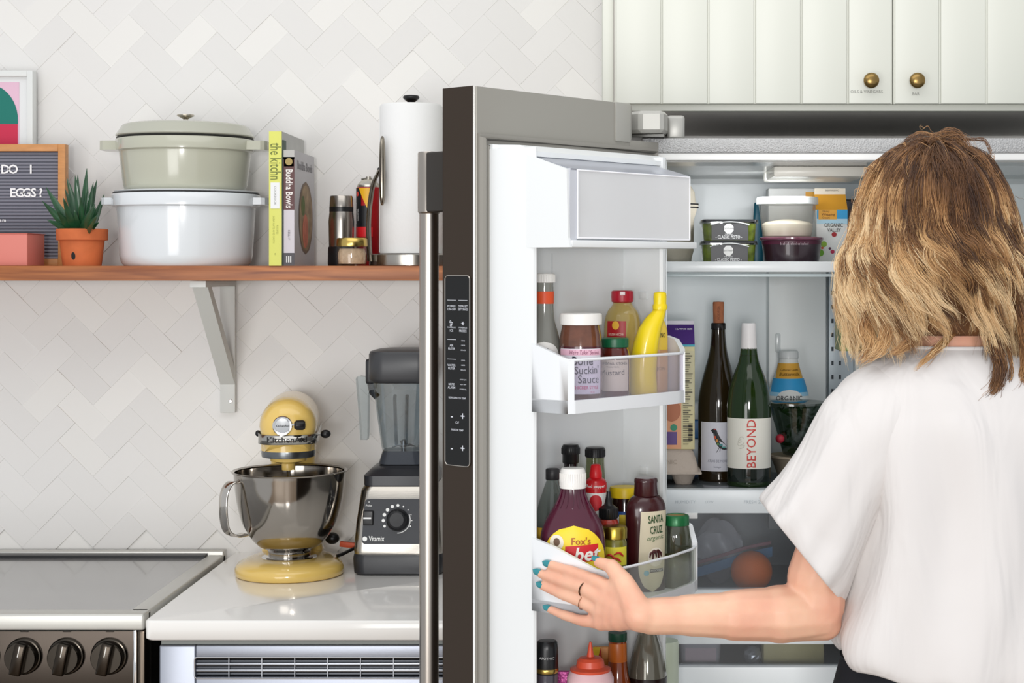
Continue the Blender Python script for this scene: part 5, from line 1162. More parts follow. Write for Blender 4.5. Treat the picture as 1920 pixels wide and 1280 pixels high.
tray, p = I.lathe('pulp_tray', [(28, None), (30, 900), (46, 858), (50, 856), (50, 852), (46, 852), (30, 878), (0, 878)], M('#a89a86', .95, bump=.5, bscale=200), 0, label='brown pulp tray')
I.lathe('bowl', [(20, 852), (24, 850), (38, 800), (50, 762), (58, 757), (58, 753), (50, 752), (0, 752)], clear('#aebcb0', .6, .1, .75), 0, angle=.5)
rg = random.Random(4); mb = MB()
for q in range(60):
    a = rg.uniform(0, 2*PI); zz_ = rg.uniform(.0, 1); r_ = (16+24*zz_)*k*rg.uniform(.3, .95); z_ = I.h(846)+(I.h(764)-I.h(846))*zz_; c_ = Vector((r_*math.cos(a), r_*math.sin(a), z_)); s_ = rg.uniform(.006, .013)
    e1 = Vector((rg.gauss(0, 1), rg.gauss(0, 1), rg.gauss(0, 1))).normalized(); e2 = e1.orthogonal().normalized(); e3 = e1.cross(e2)
    mb.add([c_+e1*s_*x+e2*s_*.5*y+e3*z*s_ for x, y, z in ((-1, 0, 0), (-.4, .8, .15), (.5, .7, .1), (1, 0, 0), (.5, -.7, .1), (-.4, -.8, .15))], [(0, 1, 2, 3), (0, 3, 4, 5)])
o = mb.obj('leafy_greens', M('#3c5a2c', .5, var=.4, vscale=40), I.t); o['kind'] = 'stuff'
MB().sphere((-.030, -.02, I.h(820)), .008).obj('strawberry', M('#b0283a', .4), I.t, True)
# printed juice carton on the right shelf
I = Item('juice_carton', 'green landscape printed carton on right shelf beside the track', 'carton', 1606, 1.3522, Y=2.97)
k = I.k; w_ = 34*k; MB().box(-w_, w_, -.03, .05, 0, I.h(553), .002).obj('box', M('#8b9a62', .45), I.t, True, angle=1.2)
f1 = lambda off: (lambda a, b: Vector((a, -.03-off, b)))
patch('sky_panel', f1(.0005), -18*k, 3*k, I.h(610), I.h(570), M('#9ccbe0', .45), I.t, 1, 1); patch('meadow_panel', f1(.0006), -18*k, 3*k, I.h(652), I.h(610), M('#4f8f2e', .45), I.t, 1, 1)
patch('orange_panel', f1(.0007), -22*k, 30*k, I.h(570), I.h(556), M('#c9742c', .45), I.t, 1, 1); ell('cow_picture', f1(.0010), -8*k, I.h(630), .005, .004, M('#a0522c', .5), I.t, 5)
# crisper contents
Yo = 2.945; k = Yo/F; r_ = 39*k; t = thing('orange', 'whole orange behind the clear crisper window', 'fruit', (XX(1409, Yo), Yo, cz+.0003))
MB().sphere((0, 0, r_), r_, 36, 22, (1, 1, .97)).obj('peel', M('#fb7a12', .45, bump=.35, bscale=350), t, True)
MB().lathe([(.002, 0), (.0025, .001), (1e-5, .0015)], 10, cz and 0 or 0, mat=Matrix.Translation((.01, -.008, r_*1.93))).obj('stem', M('#5c6a34', .6), t)
t = thing('zip_bag', 'clear zip bag with a blue seal strip in the crisper drawer', 'bag', (XX(1345, 2.99), 2.99, cz+.0003))
o_ = Vector((XX(1345, 2.99), 2.99, cz+.0003)); Yb = 2.975
st_ = [W(1290, 1078, Yb)-o_, W(1350, 1060, Yb)-o_, W(1400, 1044, Yb)-o_, W(1448, 1034, Yb)-o_]
def strip(pts, hh_, nm, mt):
    v = []; 
    for p in spline(pts, 4): v += [p+Vector((0, 0, -hh_)), p+Vector((0, 0, hh_)), p+Vector((0, .004, hh_)), p+Vector((0, .004, -hh_))]
    n = len(v)//4; f = []
    for i in range(n-1):
        for q in range(4): f.append((i*4+q, i*4+(q+1) % 4, i*4+4+(q+1) % 4, i*4+4+q))
    f += [(0, 1, 2, 3), tuple((n-1)*4+q for q in (3, 2, 1, 0))]
    return mk(nm, v, f, mt, t)
strip(st_, .0085, 'seal_strip', M('#5c94c4', .4)); strip([p+Vector((-.002, 0, .016)) for p in st_], .003, 'seal_line', M('#96606c', .4))
bagr = []
for i in range(13):
    u = i/12; bagr.append([(-.04+u*.085+.0*a, .02+(.028+.006*math.sin(9*u+3*a))*math.sin(a), .062+(.055*math.sin(PI*min(.95, max(.05, u)))**.5+.006*math.sin(7*a+5*u))*math.cos(a)) for a in [2*PI*q/20 for q in range(20)]])
loft('bag', bagr, M('#b9bac2', .3, bump=1, bscale=30, trans=.2), t)
# deli drawer contents
t = thing('food_tub', 'white plastic tub with a pale pink label in the bottom drawer', 'tub', (XX(1312, 2.96), 2.96, dz+.0003)); k = 2.96/F
loft('tub', [[(x, y, z) for x, y in rrect(a, a*.9, .012, 4)] for a, z in ((.066, 0), (.072, .042), (.072, .044))], M('#c9c6cc', .4), t, angle=.8); loft('lid', [[(x, y, z) for x, y in rrect(a, a*.9, .012, 4)] for a, z in ((.076, .044), (.077, .046), (.076, .052), (.070, .053))], M('#aeb0b8', .35), t, angle=.8)
box('label', -.027, .027, -.0335, -.0320, .012, .036, M('#e2ccd4', .5), t)
t = thing('butter_block', 'pale yellow wrapped block of butter in the bottom drawer', 'butter', (XX(1484, 2.96), 2.96, dz+.0003)); MB().box(-.053, .055, -.03, .03, 0, .046, .008).obj('wrapped_block', M('#ddd09c', .5, bump=.5, bscale=60), t, True)
t = thing('foil_ball', 'crumpled clear wrap ball beside the butter block', 'foil', (XX(1411, 2.95), 2.95, dz+.0003)); 
rf_ = random.Random(6); sp2 = MB().sphere((0, 0, .018), .016, 14, 9, (1, 1, 1.1)); sp2.v = [tuple(c*(1+rf_.uniform(-.12, .12)) for c in p[:2])+(p[2],) for p in sp2.v]
sp2.obj('crumpled_wrap', M('#b9bcc2', .2, .5), t)
# ================= THE WOMAN =================
def capsule(p0, p1, r0, r1, n=12, m=5):
    p0, p1 = Vector(p0), Vector(p1); d = (p1-p0); L = d.length; d = d.normalized() if L > 1e-9 else Vector((0, 0, 1))
    x = d.orthogonal().normalized(); y = d.cross(x); v = []; f = []; rows = []
    for c, r, s in ((p0, r0, -1), (p1, r1, 1)):
        for i in range(m):
            a = PI/2*(i/m) if s == 1 else PI/2*(1-i/m)
            if s == -1 and i == 0: continue
            rows.append((c+d*s*r*math.sin(a if s == 1 else a), r*math.cos(a)))
    rows = [(p0-d*r0, 0)]+rows+[(p1+d*r1, 0)]
    for c, r in rows:
        for k in range(n): t = 2*PI*k/n; v.append(c+(x*math.cos(t)+y*math.sin(t))*max(r, 1e-5))
    for i in range(len(rows)-1):
        for k in range(n): f.append((i*n+k, i*n+(k+1) % n, (i+1)*n+(k+1) % n, (i+1)*n+k))
    f += [tuple(range(n))[::-1], tuple((len(rows)-1)*n+k for k in range(n))]
    return v, f
def chain(mb, pts, rs):
    for i in range(len(pts)-1): mb.add(*capsule(pts[i], pts[i+1], rs[i], rs[i+1]))
def ellipsoid(mb, c, r, n=24):
    mb.sphere(c, 1, n, n//2, r)
woman = thing('person', 'woman with wavy blonde hair in a white blouse holding the fridge door open', 'person', (0, 0, 0))
PY = 2.30
mb = MB()
hdc = Vector((.455, 2.325, 1.545))
# head, face, neck (she faces the refrigerator, +Y)
ellipsoid(mb, hdc+Vector((0, -.012, .012)), (.074, .092, .088)); ellipsoid(mb, hdc+Vector((0, .026, -.045)), (.052, .062, .060))
ellipsoid(mb, hdc+Vector((0, .084, -.088)), (.022, .016, .016)); mb.add(*capsule(hdc+Vector((0, .080, .0)), hdc+Vector((0, .100, -.036)), .007, .011))
for sg in (-1, 1):
    ellipsoid(mb, hdc+Vector((sg*.075, .0, -.02)), (.010, .018, .030)); ellipsoid(mb, hdc+Vector((sg*.034, .066, -.038)), (.02, .014, .016))
ellipsoid(mb, hdc+Vector((0, .086, -.060)), (.022, .008, .005)); ellipsoid(mb, hdc+Vector((0, .084, -.069)), (.019, .009, .006))
chain(mb, [hdc+Vector((0, -.02, -.05)), (.462, 2.295, 1.44), (.468, 2.285, 1.37)], [.055, .051, .058])
# trunk
shL = Vector((.345, 2.275, 1.296)); shR = Vector((.605, 2.285, 1.300))
chain(mb, [shL+Vector((.02, 0, .0)), (.41, 2.28, 1.327), (.53, 2.28, 1.327), shR+Vector((-.02, 0, .0))], [.040, .048, .048, .040])
chain(mb, [(.40, 2.29, 1.27), (.54, 2.29, 1.27)], [.085, .085]); chain(mb, [(.41, 2.29, 1.18), (.54, 2.29, 1.18)], [.080, .080])
chain(mb, [(.425, 2.29, 1.08), (.54, 2.29, 1.08)], [.072, .072]); chain(mb, [(.42, 2.285, .96), (.555, 2.285, .96)], [.090, .090]); chain(mb, [(.42, 2.275, .88), (.56, 2.275, .88)], [.098, .098])
for z0_, z1_ in ((1.27, 1.18), (1.18, 1.08), (1.08, .96)):
    for x_ in (.42, .48, .54): mb.add(*capsule((x_, 2.29, z0_), (x_, 2.29, z1_), .078, .076))
for x_ in (.435, .525): ellipsoid(mb, (x_, 2.365, 1.24), (.045, .035, .045))
# legs and feet
for sg, fx in ((-1, .405), (1, .575)):
    chain(mb, [(.49+sg*.075, 2.275, .86), (.49+sg*.082, 2.285, .47), (fx, 2.265, .09)], [.088, .056, .036])
    chain(mb, [(fx, 2.255, .045), (fx+sg*.01, 2.39, .028), (fx+sg*.012, 2.43, .024)], [.036, .030, .022])
# right arm hanging by her side
chain(mb, [shR, (.655, 2.26, 1.05), (.66, 2.36, .84)], [.046, .037, .025])
def hand(mb, wrist, mcps, tips, mids, rads, palm=True):
    for m_ in mcps: mb.add(*capsule(wrist, m_, .021, .0105))
    for a, b in zip(mcps, mcps[1:]): mb.add(*capsule(a, b, .0112, .0112))
    for a, b in zip(mcps, mcps[1:]):
        mb.add(*capsule((Vector(a)+Vector(wrist))/2, (Vector(b)+Vector(wrist))/2, .0155, .0155))
    for m_, mi_, t_, r_ in zip(mcps, mids, tips, rads): chain(mb, [m_]+list(mi_)+[t_], r_)
rw = Vector((.66, 2.36, .84)); 
rm = [rw+Vector((-.004, .03+q*.016, -.075+q*.004)) for q in range(4)]
hand(mb, rw, rm, [m_+Vector((-.012, .002, -.075+abs(q-1.3)*.008)) for q, m_ in enumerate(rm)], [[m_+Vector((.002, .003, -.04))] for m_ in rm], [[.0095, .008, .0065]]*4)
chain(mb, [rw+Vector((-.005, .02, -.02)), rw+Vector((-.01, .055, -.045)), rw+Vector((-.015, .07, -.075))], [.013, .0105, .0075])
# left arm to the door
elb = W(1528, 1146, 2.265); wri = W(1220, 1155, 2.224)
chain(mb, [shL, shL+(elb-shL)*.45, elb+Vector((.002, 0, .045)), elb+Vector((.003, 0, .012)), elb], [.044, .0445, .0405, .0385, .0365])
chain(mb, [elb, elb+(wri-elb)*.22+Vector((0, 0, -.002)), elb+(wri-elb)*.5+Vector((0, 0, -.002)), elb+(wri-elb)*.78, wri], [.0375, .0395, .0340, .0278, .0245])
mb.add(*capsule(elb+Vector((.012, 0, -.016)), elb+Vector((-.03, 0, -.015)), .024, .026))
# plane of the bin's side wall, hand laid on its outer face
def hp(x, y, off):
    """point on the hand: image column/row, distance off the bin side plane"""
    q = (x-VX)/F
    A = FO+U*.030+N*.09; B = FO+U*.036+N*.200; d = (B-A); nrm = Vector((-d.y, d.x, 0)).normalized()
    if nrm.y > 0: nrm = -nrm
    A = A+nrm*off
    s_ = (q*A.y-A.x)/(d.x-q*d.y); p = A+d*s_
    return Vector((p.x, p.y, EYE-(y-VY)*p.y/F))
W0 = hp(1200, 1153, .021)
mc = [hp(1152, 1106, .019), hp(1133, 1124, .021), hp(1128, 1146, .020), hp(1127, 1166, .017)]
md = [[hp(1112, 1086, .017), hp(1066, 1069, .010)], [hp(1093, 1102, .018), hp(1050, 1088, .011)], [hp(1092, 1128, .018), hp(1050, 1112, .011)], [hp(1090, 1163, .015), hp(1055, 1152, .009)]]
tp = [hp(1030, 1058, .0075), hp(1012, 1074, .0075), hp(1017, 1098, .0075), hp(1029, 1141, .0070)]
chain(mb, [wri, W0], [.0245, .0230])
for m_ in mc: mb.add(*capsule(W0, m_, .0215, .0118))
for a, b in zip(mc, mc[1:]): mb.add(*capsule(a, b, .0122, .0122)); mb.add(*capsule(a*.5+W0*.5, b*.5+W0*.5, .0172, .0172)); mb.add(*capsule(a*.75+W0*.25, b*.75+W0*.25, .0145, .0145))
for m_, q_, t_, rs_ in zip(mc, md, tp, ([.0118, .0092, .0081, .0066], [.0118, .0095, .0083, .0067], [.0114, .0091, .0080, .0064], [.0108, .0083, .0073, .0058])): chain(mb, [m_]+q_+[t_], rs_)
th = [hp(1188, 1130, .024), hp(1168, 1090, .020), hp(1147, 1062, .017), hp(1122, 1053, .015)]
chain(mb, th, [.020, .0145, .0108, .0078]); mb.add(*capsule(th[1], mc[0], .0135, .0120)); mb.add(*capsule(th[0], mc[0], .018, .0125)); mb.add(*capsule((th[0]+th[1])/2, mc[0]*.6+W0*.4, .0165, .0145))
skinM = bpy.data.materials.new('skin'); skinM.use_nodes = True
nt = skinM.node_tree; b = nt.nodes['Principled BSDF']; tc = nt.nodes.new('ShaderNodeTexCoord'); nz = nt.nodes.new('ShaderNodeTexNoise'); nz.inputs['Scale'].default_value = 14; nz.inputs['Detail'].default_value = 4
cr = nt.nodes.new('ShaderNodeValToRGB'); cr.color_ramp.elements[0].position = .32; cr.color_ramp.elements[1].position = .7
cr.color_ramp.elements[0].color = lin('#e3a78d'); cr.color_ramp.elements[1].color = lin('#f0c2a4')
nt.links.new(tc.outputs['Object'], nz.inputs['Vector']); nt.links.new(nz.outputs['Fac'], cr.inputs[0]); nt.links.new(cr.outputs[0], b.inputs['Base Color'])
b.inputs['Roughness'].default_value = .48; b.inputs['Subsurface Weight'].default_value = .15; b.inputs['Subsurface Radius'].default_value = (.012, .004, .002); b.inputs['Subsurface Scale'].default_value = 1
n2 = nt.nodes.new('ShaderNodeTexNoise'); n2.inputs['Scale'].default_value = 260; nt.links.new(tc.outputs['Object'], n2.inputs['Vector'])
bp_ = nt.nodes.new('ShaderNodeBump'); bp_.inputs['Strength'].default_value = .12; bp_.inputs['Distance'].default_value = .001; nt.links.new(n2.outputs['Fac'], bp_.inputs['Height']); nt.links.new(bp_.outputs[0], b.inputs['Normal'])
bm_ = mk('body_source', mb.v, mb.f, skinM)
md_ = bm_.modifiers.new('r', 'REMESH'); md_.mode = 'VOXEL'; md_.voxel_size = 0.0025; md_.use_smooth_shade = True
sm_ = bm_.modifiers.new('s', 'SMOOTH'); sm_.factor = .5; sm_.iterations = 10
dg = bpy.context.evaluated_depsgraph_get(); me = bpy.data.meshes.new_from_object(bm_.evaluated_get(dg)); me.name = 'body'
bpy.data.objects.remove(bm_); me.polygons.foreach_set('use_smooth', [True]*len(me.polygons))
body = bpy.data.objects.new('body', me); C.objects.link(body); body.parent = woman; me.materials.clear(); me.materials.append(skinM)
# painted nails, rings, face details
nailM = M('#14828c', .12, coat=.8)
def nail(tip, prev, r, up):
    d = (tip-prev).normalized(); s_ = d.cross(up).normalized(); n_ = s_.cross(d).normalized()
    rows = []
    for i, (t_, w_) in enumerate(((-.5, .75), (-.35, .95), (.2, 1.0), (.8, .95), (1.25, .72), (1.5, .30))):
        rows.append([tip+d*t_*.0068*(r/.0066)+s_*math.sin(a)*r*.92*w_+n_*(math.cos(a)*r*.90+.0004-.0012*max(0, t_-.6)) for a in [-1.05+2.1*q/8 for q in range(9)]])
    v = [p for r_ in rows for p in r_]; n = 9; f = []
    for i in range(len(rows)-1):
        for q in range(n-1): f.append((i*n+q, i*n+q+1, (i+1)*n+q+1, (i+1)*n+q))
    v2 = [p-n_*.0007 for p in v]; N_ = len(v); f += [tuple(i+N_ for i in q_)[::-1] for q_ in f]
    edge = [q for q in range(n)]+[i*n+n-1 for i in range(1, len(rows))]+[(len(rows)-1)*n+q for q in range(n-2, -1, -1)]+[i*n for i in range(len(rows)-2, 0, -1)]
    f += [(edge[i], edge[(i+1) % len(edge)], edge[(i+1) % len(edge)]+N_, edge[i]+N_) for i in range(len(edge))]
    MB().add(v+v2, f).obj('fingernail', nailM, woman, True, angle=1.2)
outn = (hp(1100, 1100, .03)-hp(1100, 1100, .0)).normalized()
for t_, q_, r_ in zip(tp, md, (.0066, .0067, .0064, .0058)): nail(t_, q_[1], r_, outn+Vector((0, 0, .25)))
nail(th[3], th[2], .0074, outn*.35+Vector((0, 0, 1)))
def ring_(a, b, u, r, w_, mt, tilt=0):
    c = a+(b-a)*u; d = (b-a).normalized(); x = d.orthogonal().normalized(); y = d.cross(x)
    MB().tube([c+(x*math.cos(t)+y*math.sin(t))*r for t in [2*PI*q/28 for q in range(28)]], w_, 8, closed=True).obj('finger_ring', mt, woman, True)
ring_(mc[1], md[1][0], .93, .0103, .0010, M('#5c4a3c', .25, 1)); ring_(mc[2], md[2][0], .95, .0098, .0006, M('#b98a6a', .2, 1))
for sg in (-1, 1):
    MB().sphere(hdc+Vector((sg*.028, .068, .0)), .0115).obj('eye', M('#f0f0f0', .1), woman, True); MB().sphere(hdc+Vector((sg*.028, .0765, .0)), .005).obj('iris', M('#3c5a6a', .1), woman, True)
MB().sphere(hdc+Vector((0, .0915, -.0645)), 1, 16, 8, (.021, .006, .007)).obj('lips', M('#b8605c', .4), woman, True)
# ---- blouse ----
bl = bpy.data.materials.new('blouse_fabric'); bl.use_nodes = True; nt = bl.node_tree; b = nt.nodes['Principled BSDF']
b.inputs['Base Color'].default_value = lin('#dad6d4'); b.inputs['Roughness'].default_value = .8; b.inputs['Subsurface Weight'].default_value = 0; b.inputs['Sheen Weight'].default_value = .15
tc = nt.nodes.new('ShaderNodeTexCoord'); mp = nt.nodes.new('ShaderNodeMapping'); mp.inputs['Scale'].default_value = (9, 9, 2.2)
nz = nt.nodes.new('ShaderNodeTexNoise'); nz.inputs['Scale'].default_value = 1.3; nz.inputs['Detail'].default_value = 3; nz.inputs['Distortion'].default_value = .8
bp_ = nt.nodes.new('ShaderNodeBump'); bp_.inputs['Strength'].default_value = .55; bp_.inputs['Distance'].default_value = .022
nt.links.new(tc.outputs['Object'], mp.inputs[0]); nt.links.new(mp.outputs[0], nz.inputs['Vector']); nt.links.new(nz.outputs['Fac'], bp_.inputs['Height']); nt.links.new(bp_.outputs[0], b.inputs['Normal'])
from mathutils import noise as mn
NS = 96
def tring(cx, cy, a, b_, z, drop=0.0, tilt=0.0, fold=0.0, sup=2.3):
    o = []
    for i in range(NS):
        t = 2*PI*i/NS; c, s = math.cos(t), math.sin(t)
        rx = math.copysign(abs(c)**(2/sup), c); ry = math.copysign(abs(s)**(2/sup), s)
        n_ = mn.noise(Vector((c*2.2, s*2.2, z*3.1)))*.8+mn.noise(Vector((c*5+3, s*5, z*5.5)))*.45
        f_ = 1+fold*n_
        o.append(Vector((cx+rx*a*f_, cy+ry*b_*f_, z+drop*s+tilt*c)))
    return o
TR = [(.482, 2.280, .178, .128, .962, .05), (.482, 2.280, .186, .134, .975, .05), (.484, 2.281, .188, .134, 1.00, .06), (.486, 2.282, .178, .128, 1.05, .07), (.483, 2.283, .166, .122, 1.10, .07), (.480, 2.284, .160, .118, 1.16, .06),
      (.476, 2.284, .166, .116, 1.22, .05), (.472, 2.284, .174, .112, 1.28, .035), (.470, 2.284, .170, .104, 1.312, .02), (.469, 2.284, .158, .096, 1.338, .015), (.468, 2.285, .136, .086, 1.357, .01), (.466, 2.286, .110, .078, 1.371, .005), (.465, 2.287, .087, .072, 1.380, 0), (.464, 2.288, .071, .065, 1.387, 0), (.464, 2.289, .065, .061, 1.391, 0)]
rings = []
for i, (cx_, cy_, a_, b2, z_, fo_) in enumerate(TR):
    dr = {0: .0, 1: .0}.get(i, 0)
    r_ = tring(cx_, cy_, a_, b2, z_, 0, 0, fo_)
    if i < 3:   # shirt-tail hem: longer at the back centre
        k_ = (.030, .028, .018)[i]
        for p in r_: p.z += (abs(p.x-cx_)/a_)**2*k_*1.1-(.014, .012, .006)[i]+.004*math.sin(24*math.atan2(p.y-cy_, p.x-cx_)*.5)*(i < 2)
    rings.append(r_)
# resample in z with catmull for smoothness
def dense(R, n=4):
    out = []
    cols = [spline([r[q] for r in R], n) for q in range(len(R[0]))]
    return [[c[i] for c in cols] for i in range(len(cols[0]))]
D = dense(rings, 4)
for r_ in D:
    for p in r_:
        d_ = Vector((p.x-.478, p.y-2.284, 0)); L_ = d_.length; a_ = math.atan2(d_.y, d_.x)
        amt = max(0, min(1, (1.33-p.z)/.15))
        w_ = .0075*math.sin(7*a_+3.0*math.sin(p.z*9)+2*p.z*6)+.0035*mn.noise(Vector((p.x*22, p.y*14, p.z*7)))*2
        if L_ > 1e-6: p += d_/L_*w_*amt
blouse = loft('blouse', D, bl, woman, caps=False, angle=2.5)
sol = blouse.modifiers.new('s', 'SOLIDIFY'); sol.thickness = .0015; sol.offset = -1
def sleeve(rows, nm, seed=0):
    """rows: (centre, half vector A in the picture plane, half depth)"""
    R = []
    for i, (c, A, dd, rf) in enumerate(rows):
        c = Vector(c); A = Vector(A); r_ = []
        for q in range(64):
            t = 2*PI*q/64; f_ = 1+rf*(math.sin(6*t+seed+i*.25)*.6+math.sin(11*t+seed*2)*.4)+rf*.8*mn.noise(Vector((math.cos(t)*2, math.sin(t)*2, i*.5+seed)))
            r_.append(c+A*math.cos(t)*f_+Vector((0, dd, 0))*math.sin(t)*f_)
        R.append(r_)
    o = loft(nm, dense(R, 4), bl, woman, caps=False, angle=2.5); s_ = o.modifiers.new('s', 'SOLIDIFY'); s_.thickness = .0016; s_.offset = -1; return o
YS = 2.268
def pv(x, y): return W(x, y, YS)
def seg_(x0_, y0_, x1_, y1_, dd, rf, dy=0):
    a, b = pv(x0_, y0_), pv(x1_, y1_); return ((a+b)/2+Vector((0, dy, 0)), (b-a)/2, dd, rf)
sleeve([seg_(1660, 676, 1720, 850, .074, .00), seg_(1612, 695, 1680, 920, .084, .01), seg_(1556, 742, 1640, 985, .084, .02), seg_(1530, 784, 1620, 1030, .084, .03), seg_(1500, 838, 1602, 1070, .084, .035), seg_(1464, 888, 1590, 1098, .084, .06), seg_(1440, 924, 1580, 1114, .083, .09), seg_(1430, 943, 1574, 1122, .080, .11), seg_(1440, 957, 1568, 1112, .073, .09)], 'sleeve', 1.0)
m_ = lambda r: [(Vector((.95-c.x, c.y+.01, c.z)), Vector((-A.x, A.y, A.z)), d_, f_) for c, A, d_, f_ in r]
sleeve(m_([seg_(1632, 690, 1700, 860, .078, .00), seg_(1580, 712, 1670, 930, .084, .02), seg_(1545, 775, 1620, 1030, .084, .03), seg_(1500, 860, 1600, 1080, .084, .04), seg_(1470, 935, 1580, 1120, .080, .05)]), 'sleeve', 2.0)
MB().tube([p+Vector((0, 0, .001)) for p in D[-1]], .0022, 6, closed=True).obj('neck_binding', bl, woman, True)
# ---- trousers and shoes ----
tr = M('#14161d', .85, bump=.3, bscale=120, stretch=(1, 1, .3))
R = [[Vector((cx_+math.cos(t)*a_, cy_+math.sin(t)*b2, z_)) for t in [2*PI*q/48 for q in range(48)]] for cx_, cy_, a_, b2, z_ in ((.487, 2.285, .156, .118, 1.03), (.487, 2.283, .172, .122, .98), (.488, 2.280, .187, .126, .93), (.489, 2.277, .192, .128, .87), (.49, 2.277, .188, .124, .80))]
loft('trousers', R, tr, woman, caps=True, angle=1.5)
MB().tube([Vector((.487+math.cos(t)*.1755, 2.282+math.sin(t)*.1235, .972)) for t in [2*PI*q/48 for q in range(48)]], .0012, 6, closed=True).obj('waistband_seam', M('#262932', .8), woman)
for sg, fx in ((-1, .405), (1, .575)):
    R = [[Vector((cx_+math.cos(t)*a_, cy_+math.sin(t)*b2, z_)) for t in [2*PI*q/32 for q in range(32)]] for cx_, cy_, a_, b2, z_ in ((.49+sg*.085, 2.277, .103, .122, .86), (.49+sg*.083, 2.28, .092, .11, .72), (.49+sg*.082, 2.285, .074, .082, .48), (fx+sg*0, 2.268, .062, .07, .25), (fx, 2.264, .056, .062, .09))]
    loft('trouser_leg', R, tr, woman, caps=True, angle=1.5)
    loft('shoe', [[Vector((fx+sg*.008+math.cos(t)*.043*s_, 2.325+math.sin(t)*.135*s_, z_)) for t in [2*PI*q/32 for q in range(32)]] for s_, z_ in ((.96, .0), (1, .006), (1, .03), (.9, .055), (.6, .07))], M('#e2e0dc', .5), woman, angle=1.2)
# ---- hair ----
hr_ = np.random.RandomState(11)
HC = Vector((.448, 2.325, 1.563)); RX, RY, RZ = .088, .100, .098
def hairmat():
    m = bpy.data.materials.new('hair'); m.use_nodes = True; nt = m.node_tree; b = nt.nodes['Principled BSDF']
    at = nt.nodes.new('ShaderNodeAttribute'); at.attribute_name = 'tone'
    hi = nt.nodes.new('ShaderNodeHairInfo')
    cr = nt.nodes.new('ShaderNodeValToRGB'); e = cr.color_ramp.elements
    e[0].position = 0; e[0].color = lin('#3a2010'); e[1].position = 1; e[1].color = lin('#f6dcb0')
    for p_, c_ in ((.25, '#65401f'), (.5, '#a27446'), (.75, '#d8ae78')): x = e.new(p_); x.color = lin(c_)
    nt.links.new(at.outputs['Fac'], cr.inputs[0]); nt.links.new(cr.outputs[0], b.inputs['Base Color'])
    b.inputs['Roughness'].default_value = .42; b.inputs['Specular IOR Level'].default_value = .6
    b.inputs['Anisotropic'].default_value = .4
    return m
HM = hairmat()
# scalp core, follows the head
core = []
for i in range(17):
    ph = -PI/2*.98+PI*.98*i/16*.0 if 0 else None
mbc = MB(); mbc.sphere(HC+Vector((0, -.012, -.010)), 1, 32, 18, (RX*.99, RY*.98, RZ*.98)); 
core = mbc.obj('hair', M('#5a381e', .8), woman, True, label='wavy shoulder length blonde hair with brown roots')
# hanging under-layer so that no gap shows between the locks
R = []
for cx_, cy_, a_, b2, z_ in ((.452, 2.290, .080, .060, 1.60), (.452, 2.280, .098, .066, 1.54), (.450, 2.276, .102, .064, 1.48), (.452, 2.270, .098, .058, 1.43), (.456, 2.268, .088, .048, 1.415), (.460, 2.268, .070, .038, 1.408)):
    R.append([Vector((cx_+math.cos(t)*a_, cy_+math.sin(t)*b2+(0.0 if math.sin(t) < 0 else -.3*b2*math.sin(t)), z_)) for t in [2*PI*q/40 for q in range(40)]])
loft('under_layer', dense(R, 3), M('#6a4526', .9, var=.4, vscale=60, stretch=(1, 1, .1)), core, caps=True, angle=2)
NP = 30
strands = []; tones = []; radii = []
def lock(path, spread, count, tone, tip=.55, r=.00023, tvar=.13, curl=None):
    """path: (NP,3) guide; children scattered around it"""
    path = np.array(path); T = np.gradient(path, axis=0); T /= np.linalg.norm(T, axis=1)[:, None]+1e-9
    ref = np.array([0.3, 1, 0.1]); X = np.cross(T, ref); X /= np.linalg.norm(X, axis=1)[:, None]+1e-9; Y_ = np.cross(T, X)
    u = np.linspace(0, 1, len(path))
    prof = spread*(.55+.6*np.sin(PI*np.clip(u*1.05, 0, 1))**.8)*(1-(1-tip)*u**2)
    for c in range(count):
        a = hr_.uniform(0, 2*PI); rr0 = math.sqrt(hr_.uniform(0, 1)); fr = hr_.normal(0, 1, 2)
        tw_ = hr_.uniform(-1.2, 1.2)
        ca = np.cos(a+tw_*u); sa = np.sin(a+tw_*u)
        wob = .0022*np.sin(u*hr_.uniform(8, 24)+hr_.uniform(0, 6))*u**.6
        P_ = path+X*((ca*rr0*prof)+wob)[:, None]+Y_*((sa*rr0*prof*.7)+wob*fr[0]*.5)[:, None]
        L = hr_.uniform(.82, 1.0) if hr_.rand() < .8 else hr_.uniform(.6, .85)
        idx = u*L*(len(path)-1); i0 = np.clip(idx.astype(int), 0, len(path)-2); f_ = (idx-i0)[:, None]
        P_ = P_[i0]*(1-f_)+P_[i0+1]*f_
        if hr_.rand() < .11: P_ = P_+np.outer(u**1.5, hr_.normal(0, .006, 3))
        strands.append(P_); tones.append(np.clip(tone+hr_.normal(0, tvar)-.10*(rr0 < .5), 0, 1)); radii.append(r*hr_.uniform(.75, 1.25))
